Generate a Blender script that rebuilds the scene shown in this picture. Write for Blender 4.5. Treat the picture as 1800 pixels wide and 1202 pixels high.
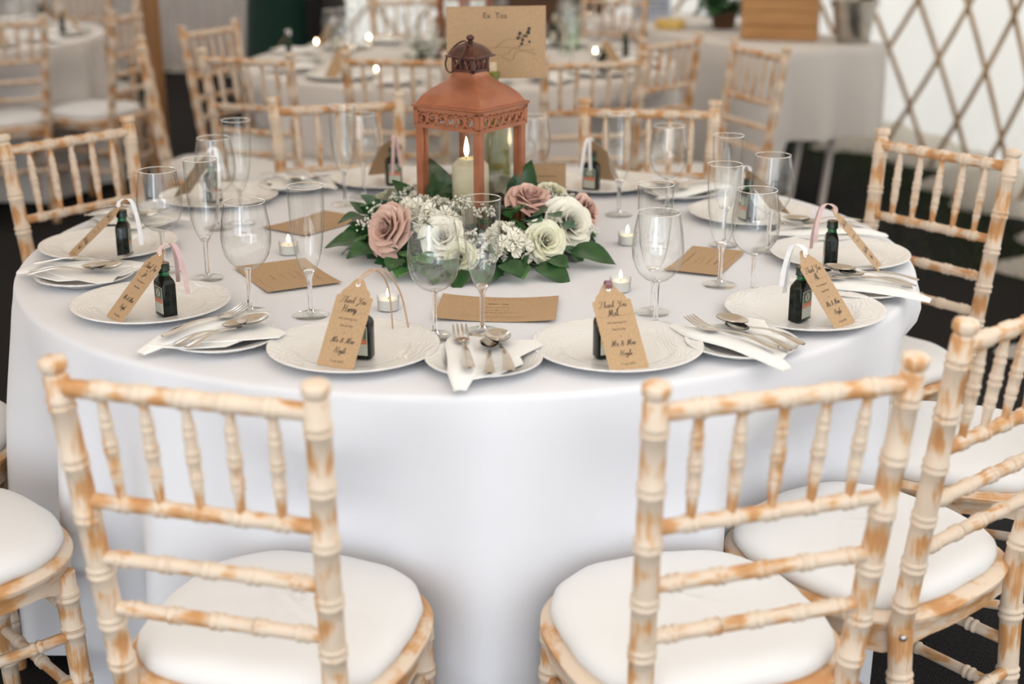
import bpy, math, random
from math import sin, cos, pi, radians, sqrt, hypot, atan2
from mathutils import Vector, Matrix, Quaternion

for o in list(bpy.data.objects):
    bpy.data.objects.remove(o, do_unlink=True)
scene = bpy.context.scene
COL = scene.collection
rnd = random.Random(7)

# ------------------------------------------------------------------ camera, light, exposure
TABLE = 0.755
cam_data = bpy.data.cameras.new('camera')
cam_data.lens = 50.0
cam_data.sensor_width = 36.0
cam_data.clip_end = 200
cam = bpy.data.objects.new('camera', cam_data)
COL.objects.link(cam)
cam.location = (0.0909, -2.9194, 1.4967)
cam.rotation_euler = (radians(90 - 18.0838), 0, 0)
cam_data.dof.use_dof = True
cam_data.dof.focus_distance = 2.55
cam_data.dof.aperture_fstop = 2.2
cam_data.dof.aperture_blades = 9
scene.camera = cam

world = bpy.data.worlds.new('overcast_sky')
scene.world = world
world.use_nodes = True
wbg = world.node_tree.nodes['Background']
wbg.inputs[0].default_value = (0.87, 0.935, 1.0, 1)
wbg.inputs[1].default_value = 2.3


def area_light(name, loc, target, sx, sy, power, colour):
    ld = bpy.data.lights.new(name, 'AREA')
    ld.shape = 'RECTANGLE'
    ld.size, ld.size_y = sx, sy
    ld.energy = power
    ld.color = colour
    lo = bpy.data.objects.new(name, ld)
    COL.objects.link(lo)
    lo.location = loc
    lo.rotation_euler = (Vector(target) - Vector(loc)).to_track_quat('-Z', 'Y').to_euler()
    return lo


# bright daylight standing in the doorway of the tent, behind the photographer
area_light('doorway_daylight', (-1.8, -6.6, 1.5), (0, 0, 0.8), 1.3, 2.4, 34, (0.90, 0.95, 1.0))

vs = scene.view_settings
vs.view_transform = 'Standard'
vs.look = 'None'
vs.exposure = 0.30
vs.gamma = 1.0
vs.use_curve_mapping = False
scene.cycles.caustics_reflective = False
scene.cycles.caustics_refractive = False
scene.cycles.transparent_max_bounces = 24
scene.cycles.max_bounces = 9
scene.cycles.diffuse_bounces = 3
scene.cycles.glossy_bounces = 3
scene.cycles.transmission_bounces = 7


# ------------------------------------------------------------------ helpers: objects
def tag(o, label=None, cat=None, group=None, kind=None):
    if label: o['label'] = label
    if cat: o['category'] = cat
    if group: o['group'] = group
    if kind: o['kind'] = kind
    return o


def link(name, data, parent=None, loc=None, rotz=None, matrix=None):
    o = bpy.data.objects.new(name, data)
    COL.objects.link(o)
    if parent is not None: o.parent = parent
    if matrix is not None: o.matrix_local = matrix
    if loc is not None: o.location = loc
    if rotz is not None: o.rotation_euler = (0, 0, rotz)
    return o


def thing(name, label, cat, loc=(0, 0, 0), rotz=0.0, group=None, matrix=None):
    o = link(name, None)
    o.empty_display_size = 0.05
    if matrix is not None: o.matrix_local = matrix
    else:
        o.location = loc
        o.rotation_euler = (0, 0, rotz)
    return tag(o, label, cat, group)


class MB:
    """collects vertices and faces for one mesh"""
    def __init__(self):
        self.v, self.f, self.w = [], [], []

    def add(self, verts, faces, wash=None):
        b = len(self.v)
        self.v += [tuple(p) for p in verts]
        self.f += [tuple(i + b for i in f) for f in faces]
        self.w += (wash if wash else [0.0] * len(verts))
        return self

    def box(self, c, s, mat=None):
        x, y, z = s[0] / 2, s[1] / 2, s[2] / 2
        vs_ = [Vector((a * x, b * y, d * z)) for a in (-1, 1) for b in (-1, 1) for d in (-1, 1)]
        if mat is not None: vs_ = [mat @ p for p in vs_]
        vs_ = [p + Vector(c) for p in vs_]
        return self.add(vs_, [(0, 1, 3, 2), (4, 6, 7, 5), (0, 4, 5, 1), (2, 3, 7, 6), (0, 2, 6, 4), (1, 5, 7, 3)])

    def rings(self, rings, close=True, cap0=False, cap1=False, wash=None):
        n = len(rings[0])
        vv = [p for r in rings for p in r]
        ff = []
        m = n if close else n - 1
        for i in range(len(rings) - 1):
            for j in range(m):
                k = (j + 1) % n
                ff.append((i * n + j, i * n + k, (i + 1) * n + k, (i + 1) * n + j))
        if cap0: ff.append(tuple(reversed(range(n))))
        if cap1: ff.append(tuple((len(rings) - 1) * n + j for j in range(n)))
        ww = None
        if wash: ww = [wash[i] for i in range(len(rings)) for _ in range(n)]
        return self.add(vv, ff, ww)

    def lathe(self, prof, seg=24, c=(0, 0, 0), cap0=False, cap1=False):
        rr = [[(c[0] + r * cos(2 * pi * j / seg), c[1] + r * sin(2 * pi * j / seg), c[2] + z) for j in range(seg)] for r, z in prof]
        return self.rings(rr, True, cap0, cap1)

    def tube(self, path, rad, seg=8, cap=True, wash=None):
        path = [Vector(p) for p in path]
        if not hasattr(rad, '__len__'): rad = [rad] * len(path)
        t0 = (path[1] - path[0]).normalized()
        n = t0.orthogonal().normalized()
        rr = []
        for i, p in enumerate(path):
            if i == 0: t = path[1] - path[0]
            elif i == len(path) - 1: t = path[-1] - path[-2]
            else: t = path[i + 1] - path[i - 1]
            t = t.normalized()
            n = (n - t * n.dot(t)).normalized()
            b = t.cross(n)
            rr.append([p + (n * cos(2 * pi * j / seg) + b * sin(2 * pi * j / seg)) * rad[i] for j in range(seg)])
        return self.rings(rr, True, cap, cap, wash)

    def prism(self, pts, z0, z1):
        n = len(pts)
        vv = [(x, y, z0) for x, y in pts] + [(x, y, z1) for x, y in pts]
        ff = [tuple(reversed(range(n))), tuple(range(n, 2 * n))]
        ff += [(j, (j + 1) % n, n + (j + 1) % n, n + j) for j in range(n)]
        return self.add(vv, ff)

    def mesh(self, name, mat=None, smooth=True, auto=None):
        me = bpy.data.meshes.new(name)
        me.from_pydata(self.v, [], self.f)
        if any(self.w):
            at = me.attributes.new('wash', 'FLOAT', 'POINT')
            at.data.foreach_set('value', self.w)
        if mat: me.materials.append(mat)
        if smooth:
            me.polygons.foreach_set('use_smooth', [True] * len(me.polygons))
            if auto is not None: me.set_sharp_from_angle(angle=radians(auto))
        me.update()
        return me

    def build(self, name, mat, parent=None, smooth=True, auto=40, **kw):
        return link(name, self.mesh(name, mat, smooth, auto), parent, **kw)


def copy_tree(o, parent=None):
    c = o.copy()
    COL.objects.link(c)
    c.parent = parent
    for ch in list(o.children): copy_tree(ch, c)
    return c


def smooth_path(pts, sub=4):
    out = []
    P = [Vector(p) for p in pts]
    for i in range(len(P) - 1):
        p0 = P[max(i - 1, 0)]; p1 = P[i]; p2 = P[i + 1]; p3 = P[min(i + 2, len(P) - 1)]
        for k in range(sub):
            t = k / sub
            out.append(0.5 * ((2 * p1) + (p2 - p0) * t + (2 * p0 - 5 * p1 + 4 * p2 - p3) * t * t + (3 * p1 - p0 - 3 * p2 + p3) * t ** 3))
    out.append(P[-1])
    return out


# ------------------------------------------------------------------ helpers: materials
def new_mat(name):
    m = bpy.data.materials.new(name)
    m.use_nodes = True
    nt = m.node_tree
    return m, nt, nt.nodes['Principled BSDF']


def N(nt, kind, **props):
    n = nt.nodes.new(kind)
    for k, v in props.items(): setattr(n, k, v)
    return n


def noise_bump(nt, b, scale, strength, dist=0.002, detail=4, coord='Object', stretch=None):
    tc = N(nt, 'ShaderNodeTexCoord')
    mp = N(nt, 'ShaderNodeMapping')
    if stretch: mp.inputs['Scale'].default_value = stretch
    nz = N(nt, 'ShaderNodeTexNoise')
    nz.inputs['Scale'].default_value = scale
    nz.inputs['Detail'].default_value = detail
    bp = N(nt, 'ShaderNodeBump')
    bp.inputs['Strength'].default_value = strength
    bp.inputs['Distance'].default_value = dist
    nt.links.new(tc.outputs[coord], mp.inputs[0])
    nt.links.new(mp.outputs[0], nz.inputs['Vector'])
    nt.links.new(nz.outputs['Fac'], bp.inputs['Height'])
    nt.links.new(bp.outputs[0], b.inputs['Normal'])
    return nz


def mottled(name, c1, c2, scale=8.0, rough=0.6, metal=0.0, bump=0.0, bscale=None, dist=0.002, spec=0.5, lo=0.35, hi=0.65, stretch=None, sheen=0.0, sss=0.0, coat=0.0):
    m, nt, b = new_mat(name)
    tc = N(nt, 'ShaderNodeTexCoord')
    mp = N(nt, 'ShaderNodeMapping')
    if stretch: mp.inputs['Scale'].default_value = stretch
    nz = N(nt, 'ShaderNodeTexNoise')
    nz.inputs['Scale'].default_value = scale
    nz.inputs['Detail'].default_value = 5
    cr = N(nt, 'ShaderNodeValToRGB')
    cr.color_ramp.elements[0].position = lo
    cr.color_ramp.elements[1].position = hi
    cr.color_ramp.elements[0].color = (*c1, 1)
    cr.color_ramp.elements[1].color = (*c2, 1)
    L = nt.links.new
    L(tc.outputs['Object'], mp.inputs[0]); L(mp.outputs[0], nz.inputs['Vector'])
    L(nz.outputs['Fac'], cr.inputs[0]); L(cr.outputs[0], b.inputs['Base Color'])
    b.inputs['Roughness'].default_value = rough
    b.inputs['Metallic'].default_value = metal
    b.inputs['Specular IOR Level'].default_value = spec
    b.inputs['Sheen Weight'].default_value = sheen
    b.inputs['Coat Weight'].default_value = coat
    if sss:
        b.inputs['Subsurface Weight'].default_value = sss
        b.inputs['Subsurface Radius'].default_value = (0.01, 0.008, 0.006)
    if bump:
        nz2 = N(nt, 'ShaderNodeTexNoise')
        nz2.inputs['Scale'].default_value = bscale or scale * 4
        nz2.inputs['Detail'].default_value = 5
        bp = N(nt, 'ShaderNodeBump')
        bp.inputs['Strength'].default_value = bump
        bp.inputs['Distance'].default_value = dist
        L(mp.outputs[0], nz2.inputs['Vector']); L(nz2.outputs['Fac'], bp.inputs['Height']); L(bp.outputs[0], b.inputs['Normal'])
    return m


def limewash(name, stretch, bias=0.0):
    """orange-tan beech with worn cream wash; the wash sits thick on the turned rings"""
    m, nt, b = new_mat(name)
    L = nt.links.new
    tc = N(nt, 'ShaderNodeTexCoord')
    oi = N(nt, 'ShaderNodeObjectInfo')
    ad = N(nt, 'ShaderNodeVectorMath', operation='MULTIPLY_ADD')
    ad.inputs[1].default_value = (1, 1, 1)
    cmb = N(nt, 'ShaderNodeCombineXYZ')
    mul = N(nt, 'ShaderNodeMath', operation='MULTIPLY'); mul.inputs[1].default_value = 37.0
    L(oi.outputs['Random'], mul.inputs[0])
    for i in range(3): L(mul.outputs[0], cmb.inputs[i])
    L(tc.outputs['Object'], ad.inputs[0]); L(cmb.outputs[0], ad.inputs[2])
    mp = N(nt, 'ShaderNodeMapping'); mp.inputs['Scale'].default_value = stretch
    L(ad.outputs[0], mp.inputs[0])
    n1 = N(nt, 'ShaderNodeTexNoise'); n1.inputs['Scale'].default_value = 1.0; n1.inputs['Detail'].default_value = 3.0
    L(mp.outputs[0], n1.inputs['Vector'])
    mp2 = N(nt, 'ShaderNodeMapping'); mp2.inputs['Scale'].default_value = tuple(s * (2.2 if s < 25 else 6) for s in stretch)
    L(ad.outputs[0], mp2.inputs[0])
    n2 = N(nt, 'ShaderNodeTexNoise'); n2.inputs['Scale'].default_value = 1.0; n2.inputs['Detail'].default_value = 5.0
    L(mp2.outputs[0], n2.inputs['Vector'])
    at = N(nt, 'ShaderNodeAttribute'); at.attribute_name = 'wash'
    s1 = N(nt, 'ShaderNodeMath', operation='MULTIPLY_ADD'); s1.inputs[1].default_value = 0.30
    L(n2.outputs['Fac'], s1.inputs[0]); L(n1.outputs['Fac'], s1.inputs[2])
    s2 = N(nt, 'ShaderNodeMath', operation='MULTIPLY_ADD'); s2.inputs[1].default_value = 0.17
    L(at.outputs['Fac'], s2.inputs[0]); L(s1.outputs[0], s2.inputs[2])
    cr = N(nt, 'ShaderNodeValToRGB')
    e = cr.color_ramp.elements
    e[0].position = 0.572 - bias; e[0].color = (0.52, 0.255, 0.10, 1)
    e[1].position = 0.775 - bias; e[1].color = (0.71, 0.575, 0.45, 1)
    k = cr.color_ramp.elements.new(0.655 - bias); k.color = (0.60, 0.335, 0.155, 1)
    L(s2.outputs[0], cr.inputs[0]); L(cr.outputs[0], b.inputs['Base Color'])
    b.inputs['Roughness'].default_value = 0.55
    bp = N(nt, 'ShaderNodeBump'); bp.inputs['Strength'].default_value = 0.25; bp.inputs['Distance'].default_value = 0.002
    L(n2.outputs['Fac'], bp.inputs['Height']); L(bp.outputs[0], b.inputs['Normal'])
    return m


def fabric(name, col, weave=900, bump=0.15, big=0.0, rough=0.85, trans=0.0):
    m, nt, b = new_mat(name)
    L = nt.links.new
    b.inputs['Base Color'].default_value = (*col, 1)
    b.inputs['Roughness'].default_value = rough
    b.inputs['Specular IOR Level'].default_value = 0.2
    b.inputs['Sheen Weight'].default_value = 0.15
    tc = N(nt, 'ShaderNodeTexCoord')
    nz = N(nt, 'ShaderNodeTexNoise'); nz.inputs['Scale'].default_value = weave; nz.inputs['Detail'].default_value = 2
    L(tc.outputs['Object'], nz.inputs['Vector'])
    bp = N(nt, 'ShaderNodeBump'); bp.inputs['Strength'].default_value = bump; bp.inputs['Distance'].default_value = 0.0006
    L(nz.outputs['Fac'], bp.inputs['Height'])
    last = bp
    if big:
        nb = N(nt, 'ShaderNodeTexNoise'); nb.inputs['Scale'].default_value = 9; nb.inputs['Detail'].default_value = 3
        L(tc.outputs['Object'], nb.inputs['Vector'])
        b2 = N(nt, 'ShaderNodeBump'); b2.inputs['Strength'].default_value = big; b2.inputs['Distance'].default_value = 0.01
        L(nb.outputs['Fac'], b2.inputs['Height']); L(bp.outputs[0], b2.inputs['Normal'])
        last = b2
    L(last.outputs[0], b.inputs['Normal'])
    if trans:
        tr = N(nt, 'ShaderNodeBsdfTranslucent'); tr.inputs[0].default_value = (*col, 1)
        mx = N(nt, 'ShaderNodeMixShader'); mx.inputs[0].default_value = trans
        out = nt.nodes['Material Output']
        L(b.outputs[0], mx.inputs[1]); L(tr.outputs[0], mx.inputs[2]); L(mx.outputs[0], out.inputs[0])
    return m


def thin_glass(name, tint=(0.985, 0.99, 0.985), edge=(0.42, 0.44, 0.43), refl=1.0):
    """blown sheet glass of negligible thickness: clear, Fresnel reflection, darker where looked along"""
    m, nt, b = new_mat(name)
    nt.nodes.remove(b)
    L = nt.links.new
    out = nt.nodes['Material Output']
    lw = N(nt, 'ShaderNodeLayerWeight'); lw.inputs['Blend'].default_value = 0.5
    mc = N(nt, 'ShaderNodeMix', data_type='RGBA')
    mc.inputs[6].default_value = (*tint, 1); mc.inputs[7].default_value = (*edge, 1)
    pw = N(nt, 'ShaderNodeMath', operation='POWER'); pw.inputs[1].default_value = 3.0
    L(lw.outputs['Facing'], pw.inputs[0]); L(pw.outputs[0], mc.inputs[0])
    tr = N(nt, 'ShaderNodeBsdfTransparent'); L(mc.outputs[2], tr.inputs[0])
    gl = N(nt, 'ShaderNodeBsdfGlossy'); gl.inputs['Roughness'].default_value = 0.015
    gl.inputs[0].default_value = (refl, refl, refl, 1)
    p5 = N(nt, 'ShaderNodeMath', operation='POWER'); p5.inputs[1].default_value = 5.0
    L(lw.outputs['Facing'], p5.inputs[0])
    fr = N(nt, 'ShaderNodeMath', operation='MULTIPLY_ADD'); fr.inputs[1].default_value = 0.86; fr.inputs[2].default_value = 0.085
    L(p5.outputs[0], fr.inputs[0])
    mx = N(nt, 'ShaderNodeMixShader')
    L(fr.outputs[0], mx.inputs[0]); L(tr.outputs[0], mx.inputs[1]); L(gl.outputs[0], mx.inputs[2]); L(mx.outputs[0], out.inputs[0])
    return m


def solid_glass(name, col=(1, 1, 1), rough=0.0, ior=1.45):
    m, nt, b = new_mat(name)
    b.inputs['Base Color'].default_value = (*col, 1)
    b.inputs['Transmission Weight'].default_value = 1.0
    b.inputs['Roughness'].default_value = rough
    b.inputs['IOR'].default_value = ior
    return m


def emitter(name, col, strength):
    m, nt, b = new_mat(name)
    b.inputs['Base Color'].default_value = (0, 0, 0, 1)
    b.inputs['Emission Color'].default_value = (*col, 1)
    b.inputs['Emission Strength'].default_value = strength
    return m


def plate_mat():
    m, nt, b = new_mat('glazed_white_china')
    L = nt.links.new
    b.inputs['Base Color'].default_value = (0.77, 0.76, 0.745, 1)
    b.inputs['Roughness'].default_value = 0.16
    tc = N(nt, 'ShaderNodeTexCoord')
    # embossed feather-like ridges that run round the rim
    mp = N(nt, 'ShaderNodeMapping'); mp.inputs['Scale'].default_value = (1, 1, 0)
    ln = N(nt, 'ShaderNodeVectorMath', operation='LENGTH')
    L(tc.outputs['Object'], mp.inputs[0]); L(mp.outputs[0], ln.inputs[0])
    nz = N(nt, 'ShaderNodeTexNoise'); nz.inputs['Scale'].default_value = 14; nz.inputs['Detail'].default_value = 1
    L(mp.outputs[0], nz.inputs['Vector'])
    ma = N(nt, 'ShaderNodeMath', operation='MULTIPLY_ADD'); ma.inputs[1].default_value = 620.0
    mb_ = N(nt, 'ShaderNodeMath', operation='MULTIPLY'); mb_.inputs[1].default_value = 60.0
    L(nz.outputs['Fac'], mb_.inputs[0]); L(ln.outputs['Value'], ma.inputs[0]); L(mb_.outputs[0], ma.inputs[2])
    sn = N(nt, 'ShaderNodeMath', operation='SINE'); L(ma.outputs[0], sn.inputs[0])
    msk = N(nt, 'ShaderNodeMapRange'); msk.inputs[1].default_value = 0.06; msk.inputs[2].default_value = 0.095
    L(ln.outputs['Value'], msk.inputs[0])
    mu = N(nt, 'ShaderNodeMath', operation='MULTIPLY'); L(sn.outputs[0], mu.inputs[0]); L(msk.outputs[0], mu.inputs[1])
    bp = N(nt, 'ShaderNodeBump'); bp.inputs['Strength'].default_value = 0.22; bp.inputs['Distance'].default_value = 0.0012
    L(mu.outputs[0], bp.inputs['Height']); L(bp.outputs[0], b.inputs['Normal'])
    return m


M = {}
M['wood_z'] = limewash('limewashed_beech_upright', (42, 42, 11))
M['wood_x'] = limewash('limewashed_beech_rail', (15, 42, 42))
M['wood_y'] = limewash('limewashed_beech_side', (42, 15, 42))
M['wood_s'] = limewash('limewashed_beech_seat', (14, 14, 30), 0.07)
M['cushion'] = fabric('cream_cushion_cloth', (0.765, 0.755, 0.75), 700, 0.1, 0.12)
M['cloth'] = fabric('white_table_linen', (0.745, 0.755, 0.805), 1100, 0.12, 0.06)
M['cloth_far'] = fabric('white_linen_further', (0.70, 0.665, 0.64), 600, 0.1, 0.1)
M['napkin'] = fabric('white_paper_linen', (0.86, 0.85, 0.83), 1500, 0.1, 0.05)
M['plate'] = plate_mat()
M['kraft'] = mottled('kraft_card', (0.43, 0.28, 0.155), (0.485, 0.325, 0.185), 260, 0.8, bump=0.1, bscale=500, dist=0.0004)
M['ink'] = mottled('dark_ink', (0.035, 0.026, 0.02), (0.05, 0.038, 0.03), 300, 0.7)
M['faint_ink'] = mottled('faint_print', (0.20, 0.12, 0.065), (0.24, 0.145, 0.08), 300, 0.8)
M['pen'] = mottled('black_pen', (0.012, 0.01, 0.01), (0.02, 0.016, 0.016), 300, 0.5)
M['glass'] = thin_glass('clear_blown_glass')
M['foot_glass'] = thin_glass('clear_foot_glass', (0.99, 0.995, 0.99), (0.95, 0.96, 0.955))
M['pane'] = thin_glass('lantern_pane_glass', (0.985, 0.985, 0.975), (0.88, 0.89, 0.88), 0.6)
M['stem'] = solid_glass('clear_solid_glass')
M['steel'] = mottled('polished_cutlery_steel', (0.60, 0.57, 0.53), (0.68, 0.65, 0.61), 60, 0.17, 1.0)
M['bolt'] = mottled('zinc_bolt', (0.5, 0.49, 0.47), (0.6, 0.6, 0.58), 200, 0.35, 1.0)
M['copper'] = mottled('copper_paint', (0.345, 0.122, 0.062), (0.415, 0.158, 0.082), 30, 0.42, 0.35, 0.12, 120, 0.0006)
M['bronze'] = mottled('dark_bronze_paint', (0.075, 0.032, 0.026), (0.16, 0.062, 0.042), 40, 0.4, 0.45, 0.12, 120, 0.0006)
M['wax'] = mottled('ivory_wax', (0.80, 0.72, 0.50), (0.84, 0.765, 0.56), 20, 0.5, sss=0.35)
M['white_wax'] = mottled('white_wax', (0.86, 0.83, 0.78), (0.90, 0.87, 0.83), 20, 0.45, sss=0.25)
M['wick'] = mottled('burnt_wick', (0.015, 0.012, 0.01), (0.03, 0.025, 0.02), 400, 0.9)
M['flame'] = emitter('candle_flame', (1.0, 0.80, 0.48), 9.0)
M['flame_far'] = emitter('candle_flame_far', (1.0, 0.74, 0.46), 40.0)
M['bottle_dark'] = mottled('dark_herbal_bottle', (0.006, 0.008, 0.006), (0.010, 0.012, 0.009), 30, 0.10, spec=0.3)
M['bottle_green'] = mottled('green_bottle_glass', (0.004, 0.085, 0.03), (0.008, 0.15, 0.05), 30, 0.08, spec=0.7)
M['cap'] = mottled('dark_green_cap', (0.010, 0.022, 0.014), (0.016, 0.032, 0.02), 120, 0.35)
M['cap_top'] = mottled('brown_cap_top', (0.22, 0.11, 0.05), (0.28, 0.15, 0.07), 120, 0.5)
M['label_cream'] = mottled('label_cream', (0.62, 0.60, 0.50), (0.68, 0.66, 0.56), 200, 0.6)
M['label_green'] = mottled('label_green', (0.10, 0.155, 0.10), (0.14, 0.20, 0.13), 300, 0.6)
M['label_pale'] = mottled('label_pale_panel', (0.50, 0.52, 0.45), (0.56, 0.58, 0.5), 300, 0.6)
M['label_orange'] = mottled('label_orange', (0.62, 0.12, 0.03), (0.68, 0.15, 0.04), 200, 0.5)
M['ribbon_pink'] = mottled('pink_satin_ribbon', (0.62, 0.42, 0.40), (0.70, 0.50, 0.48), 90, 0.35, sheen=0.4)
M['ribbon_white'] = mottled('white_satin_ribbon', (0.80, 0.79, 0.80), (0.86, 0.85, 0.86), 90, 0.35, sheen=0.4)
M['twine'] = mottled('jute_twine', (0.50, 0.33, 0.22), (0.60, 0.42, 0.30), 400, 0.9)
M['ribbon_plum'] = mottled('plum_ribbon', (0.22, 0.10, 0.12), (0.30, 0.15, 0.17), 90, 0.4)
M['leaf'] = mottled('dark_green_leaf', (0.012, 0.055, 0.016), (0.03, 0.105, 0.028), 34, 0.38, bump=0.15, bscale=160, dist=0.001)
M['leaf_mid'] = mottled('mid_green_leaf', (0.04, 0.14, 0.035), (0.075, 0.20, 0.055), 34, 0.42, bump=0.15, bscale=160, dist=0.001)
M['leaf_grey'] = mottled('eucalyptus_leaf', (0.06, 0.125, 0.07), (0.10, 0.18, 0.11), 34, 0.55, bump=0.1, bscale=160, dist=0.001)
M['petal_pink'] = mottled('blush_pink_petal', (0.66, 0.41, 0.34), (0.74, 0.52, 0.44), 22, 0.55, sss=0.15)
M['petal_white'] = mottled('white_petal', (0.80, 0.765, 0.64), (0.87, 0.845, 0.74), 22, 0.55, sss=0.15)
M['petal_cream'] = mottled('cream_petal', (0.76, 0.74, 0.52), (0.83, 0.82, 0.66), 22, 0.55, sss=0.15)
M['gyp'] = mottled('gypsophila_bud', (0.78, 0.76, 0.66), (0.86, 0.84, 0.77), 60, 0.7)
M['green_stem'] = mottled('green_stem', (0.06, 0.12, 0.03), (0.10, 0.17, 0.05), 60, 0.6)
M['foam'] = mottled('moss_base', (0.012, 0.03, 0.012), (0.02, 0.045, 0.018), 60, 0.9, bump=0.5, bscale=90, dist=0.01)
M['olive_glass'] = mottled('olive_wine_bottle_glass', (0.15, 0.16, 0.025), (0.22, 0.22, 0.045), 9, 0.08, spec=0.6)
M['cork'] = mottled('pale_cork', (0.66, 0.52, 0.35), (0.74, 0.60, 0.42), 90, 0.8)
M['pole'] = mottled('stained_pole_wood', (0.20, 0.085, 0.024), (0.30, 0.14, 0.045), 5, 0.5, bump=0.15, bscale=30, dist=0.003, stretch=(6, 6, 0.6))
M['lath'] = mottled('willow_lath', (0.36, 0.22, 0.10), (0.50, 0.33, 0.17), 6, 0.6, bump=0.1, bscale=60, dist=0.001)
M['canvas'] = fabric('white_tent_canvas', (0.90, 0.85, 0.765), 400, 0.1, 0.1, trans=0.54)
M['bay_canvas'] = fabric('added_bay_canvas', (0.93, 0.835, 0.73), 400, 0.1, 0.1, trans=0.66)  # for the added front bay
M['rear_roof'] = fabric('dimming_roof_canvas', (0.86, 0.72, 0.58), 400, 0.1, 0.1, trans=0.34)  # low translucence set to dim the rear of the tent
M['shade_curtain'] = fabric('shade_taupe_cloth', (0.56, 0.515, 0.50), 400, 0.1, 0.1, trans=0.30)  # taupe puts the shade of the rear left wall into the cloth
M['crate'] = mottled('orange_pine', (0.42, 0.20, 0.065), (0.54, 0.28, 0.10), 5, 0.5, bump=0.1, bscale=40, dist=0.001, stretch=(1, 1, 8))
M['dark_wood'] = mottled('dark_brown_wood', (0.085, 0.036, 0.014), (0.13, 0.06, 0.025), 5, 0.5, stretch=(1, 8, 8), bump=0.1, bscale=40)
M['tin'] = mottled('galvanised_tin', (0.42, 0.39, 0.35), (0.56, 0.52, 0.47), 20, 0.28, 0.9)
M['metal_leg'] = mottled('pale_painted_leg', (0.60, 0.55, 0.52), (0.66, 0.61, 0.58), 20, 0.5)
M['tabletop'] = mottled('plywood', (0.36, 0.24, 0.13), (0.44, 0.30, 0.17), 5, 0.6)
M['steel_leg'] = mottled('dark_steel', (0.05, 0.05, 0.05), (0.08, 0.08, 0.08), 20, 0.4, 0.8)
M['skin'] = mottled('skin', (0.52, 0.33, 0.25), (0.56, 0.36, 0.28), 30, 0.5, sss=0.1)
M['dress'] = fabric('dark_green_cloth', (0.006, 0.030, 0.022), 500, 0.1, 0.1)
M['black_cloth'] = fabric('black_cloth', (0.006, 0.005, 0.006), 500, 0.1, 0.1)
M['hair'] = mottled('brown_hair', (0.05, 0.025, 0.012), (0.09, 0.05, 0.025), 90, 0.5, stretch=(4, 4, 0.5))
M['yellow'] = mottled('yellow_rind', (0.72, 0.48, 0.12), (0.80, 0.56, 0.18), 15, 0.5)
M['blue_card'] = mottled('pale_blue_card', (0.42, 0.47, 0.60), (0.50, 0.55, 0.66), 20, 0.7)
M['pale_green_glass'] = thin_glass('pale_green_glass', (0.72, 0.88, 0.74), (0.35, 0.55, 0.38))
M['grass'] = mottled('dark_grass', (0.012, 0.028, 0.006), (0.04, 0.06, 0.016), 30, 0.8)


def floor_mat():
    m, nt, b = new_mat('black_ribbed_carpet')
    L = nt.links.new
    tc = N(nt, 'ShaderNodeTexCoord')
    mp = N(nt, 'ShaderNodeMapping'); mp.inputs['Rotation'].default_value = (0, 0, 0.5)
    L(tc.outputs['Object'], mp.inputs[0])
    nz = N(nt, 'ShaderNodeTexNoise'); nz.inputs['Scale'].default_value = 120; nz.inputs['Detail'].default_value = 4
    L(mp.outputs[0], nz.inputs['Vector'])
    wv = N(nt, 'ShaderNodeTexWave'); wv.inputs['Scale'].default_value = 55; wv.inputs['Distortion'].default_value = 1.5
    L(mp.outputs[0], wv.inputs['Vector'])
    cr = N(nt, 'ShaderNodeValToRGB')
    cr.color_ramp.elements[0].color = (0.008, 0.0075, 0.0075, 1); cr.color_ramp.elements[1].color = (0.026, 0.024, 0.024, 1)
    mx = N(nt, 'ShaderNodeMath', operation='MULTIPLY_ADD'); mx.inputs[1].default_value = 0.35
    L(wv.outputs['Fac'], mx.inputs[0]); L(nz.outputs['Fac'], mx.inputs[2])
    cr.color_ramp.elements[0].position = 0.3; cr.color_ramp.elements[1].position = 1.0
    L(mx.outputs[0], cr.inputs[0]); L(cr.outputs[0], b.inputs['Base Color'])
    b.inputs['Roughness'].default_value = 0.95
    b.inputs['Specular IOR Level'].default_value = 0.1
    bp = N(nt, 'ShaderNodeBump'); bp.inputs['Strength'].default_value = 0.6; bp.inputs['Distance'].default_value = 0.004
    L(mx.outputs[0], bp.inputs['Height']); L(bp.outputs[0], b.inputs['Normal'])
    return m


M['floor'] = floor_mat()

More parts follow.
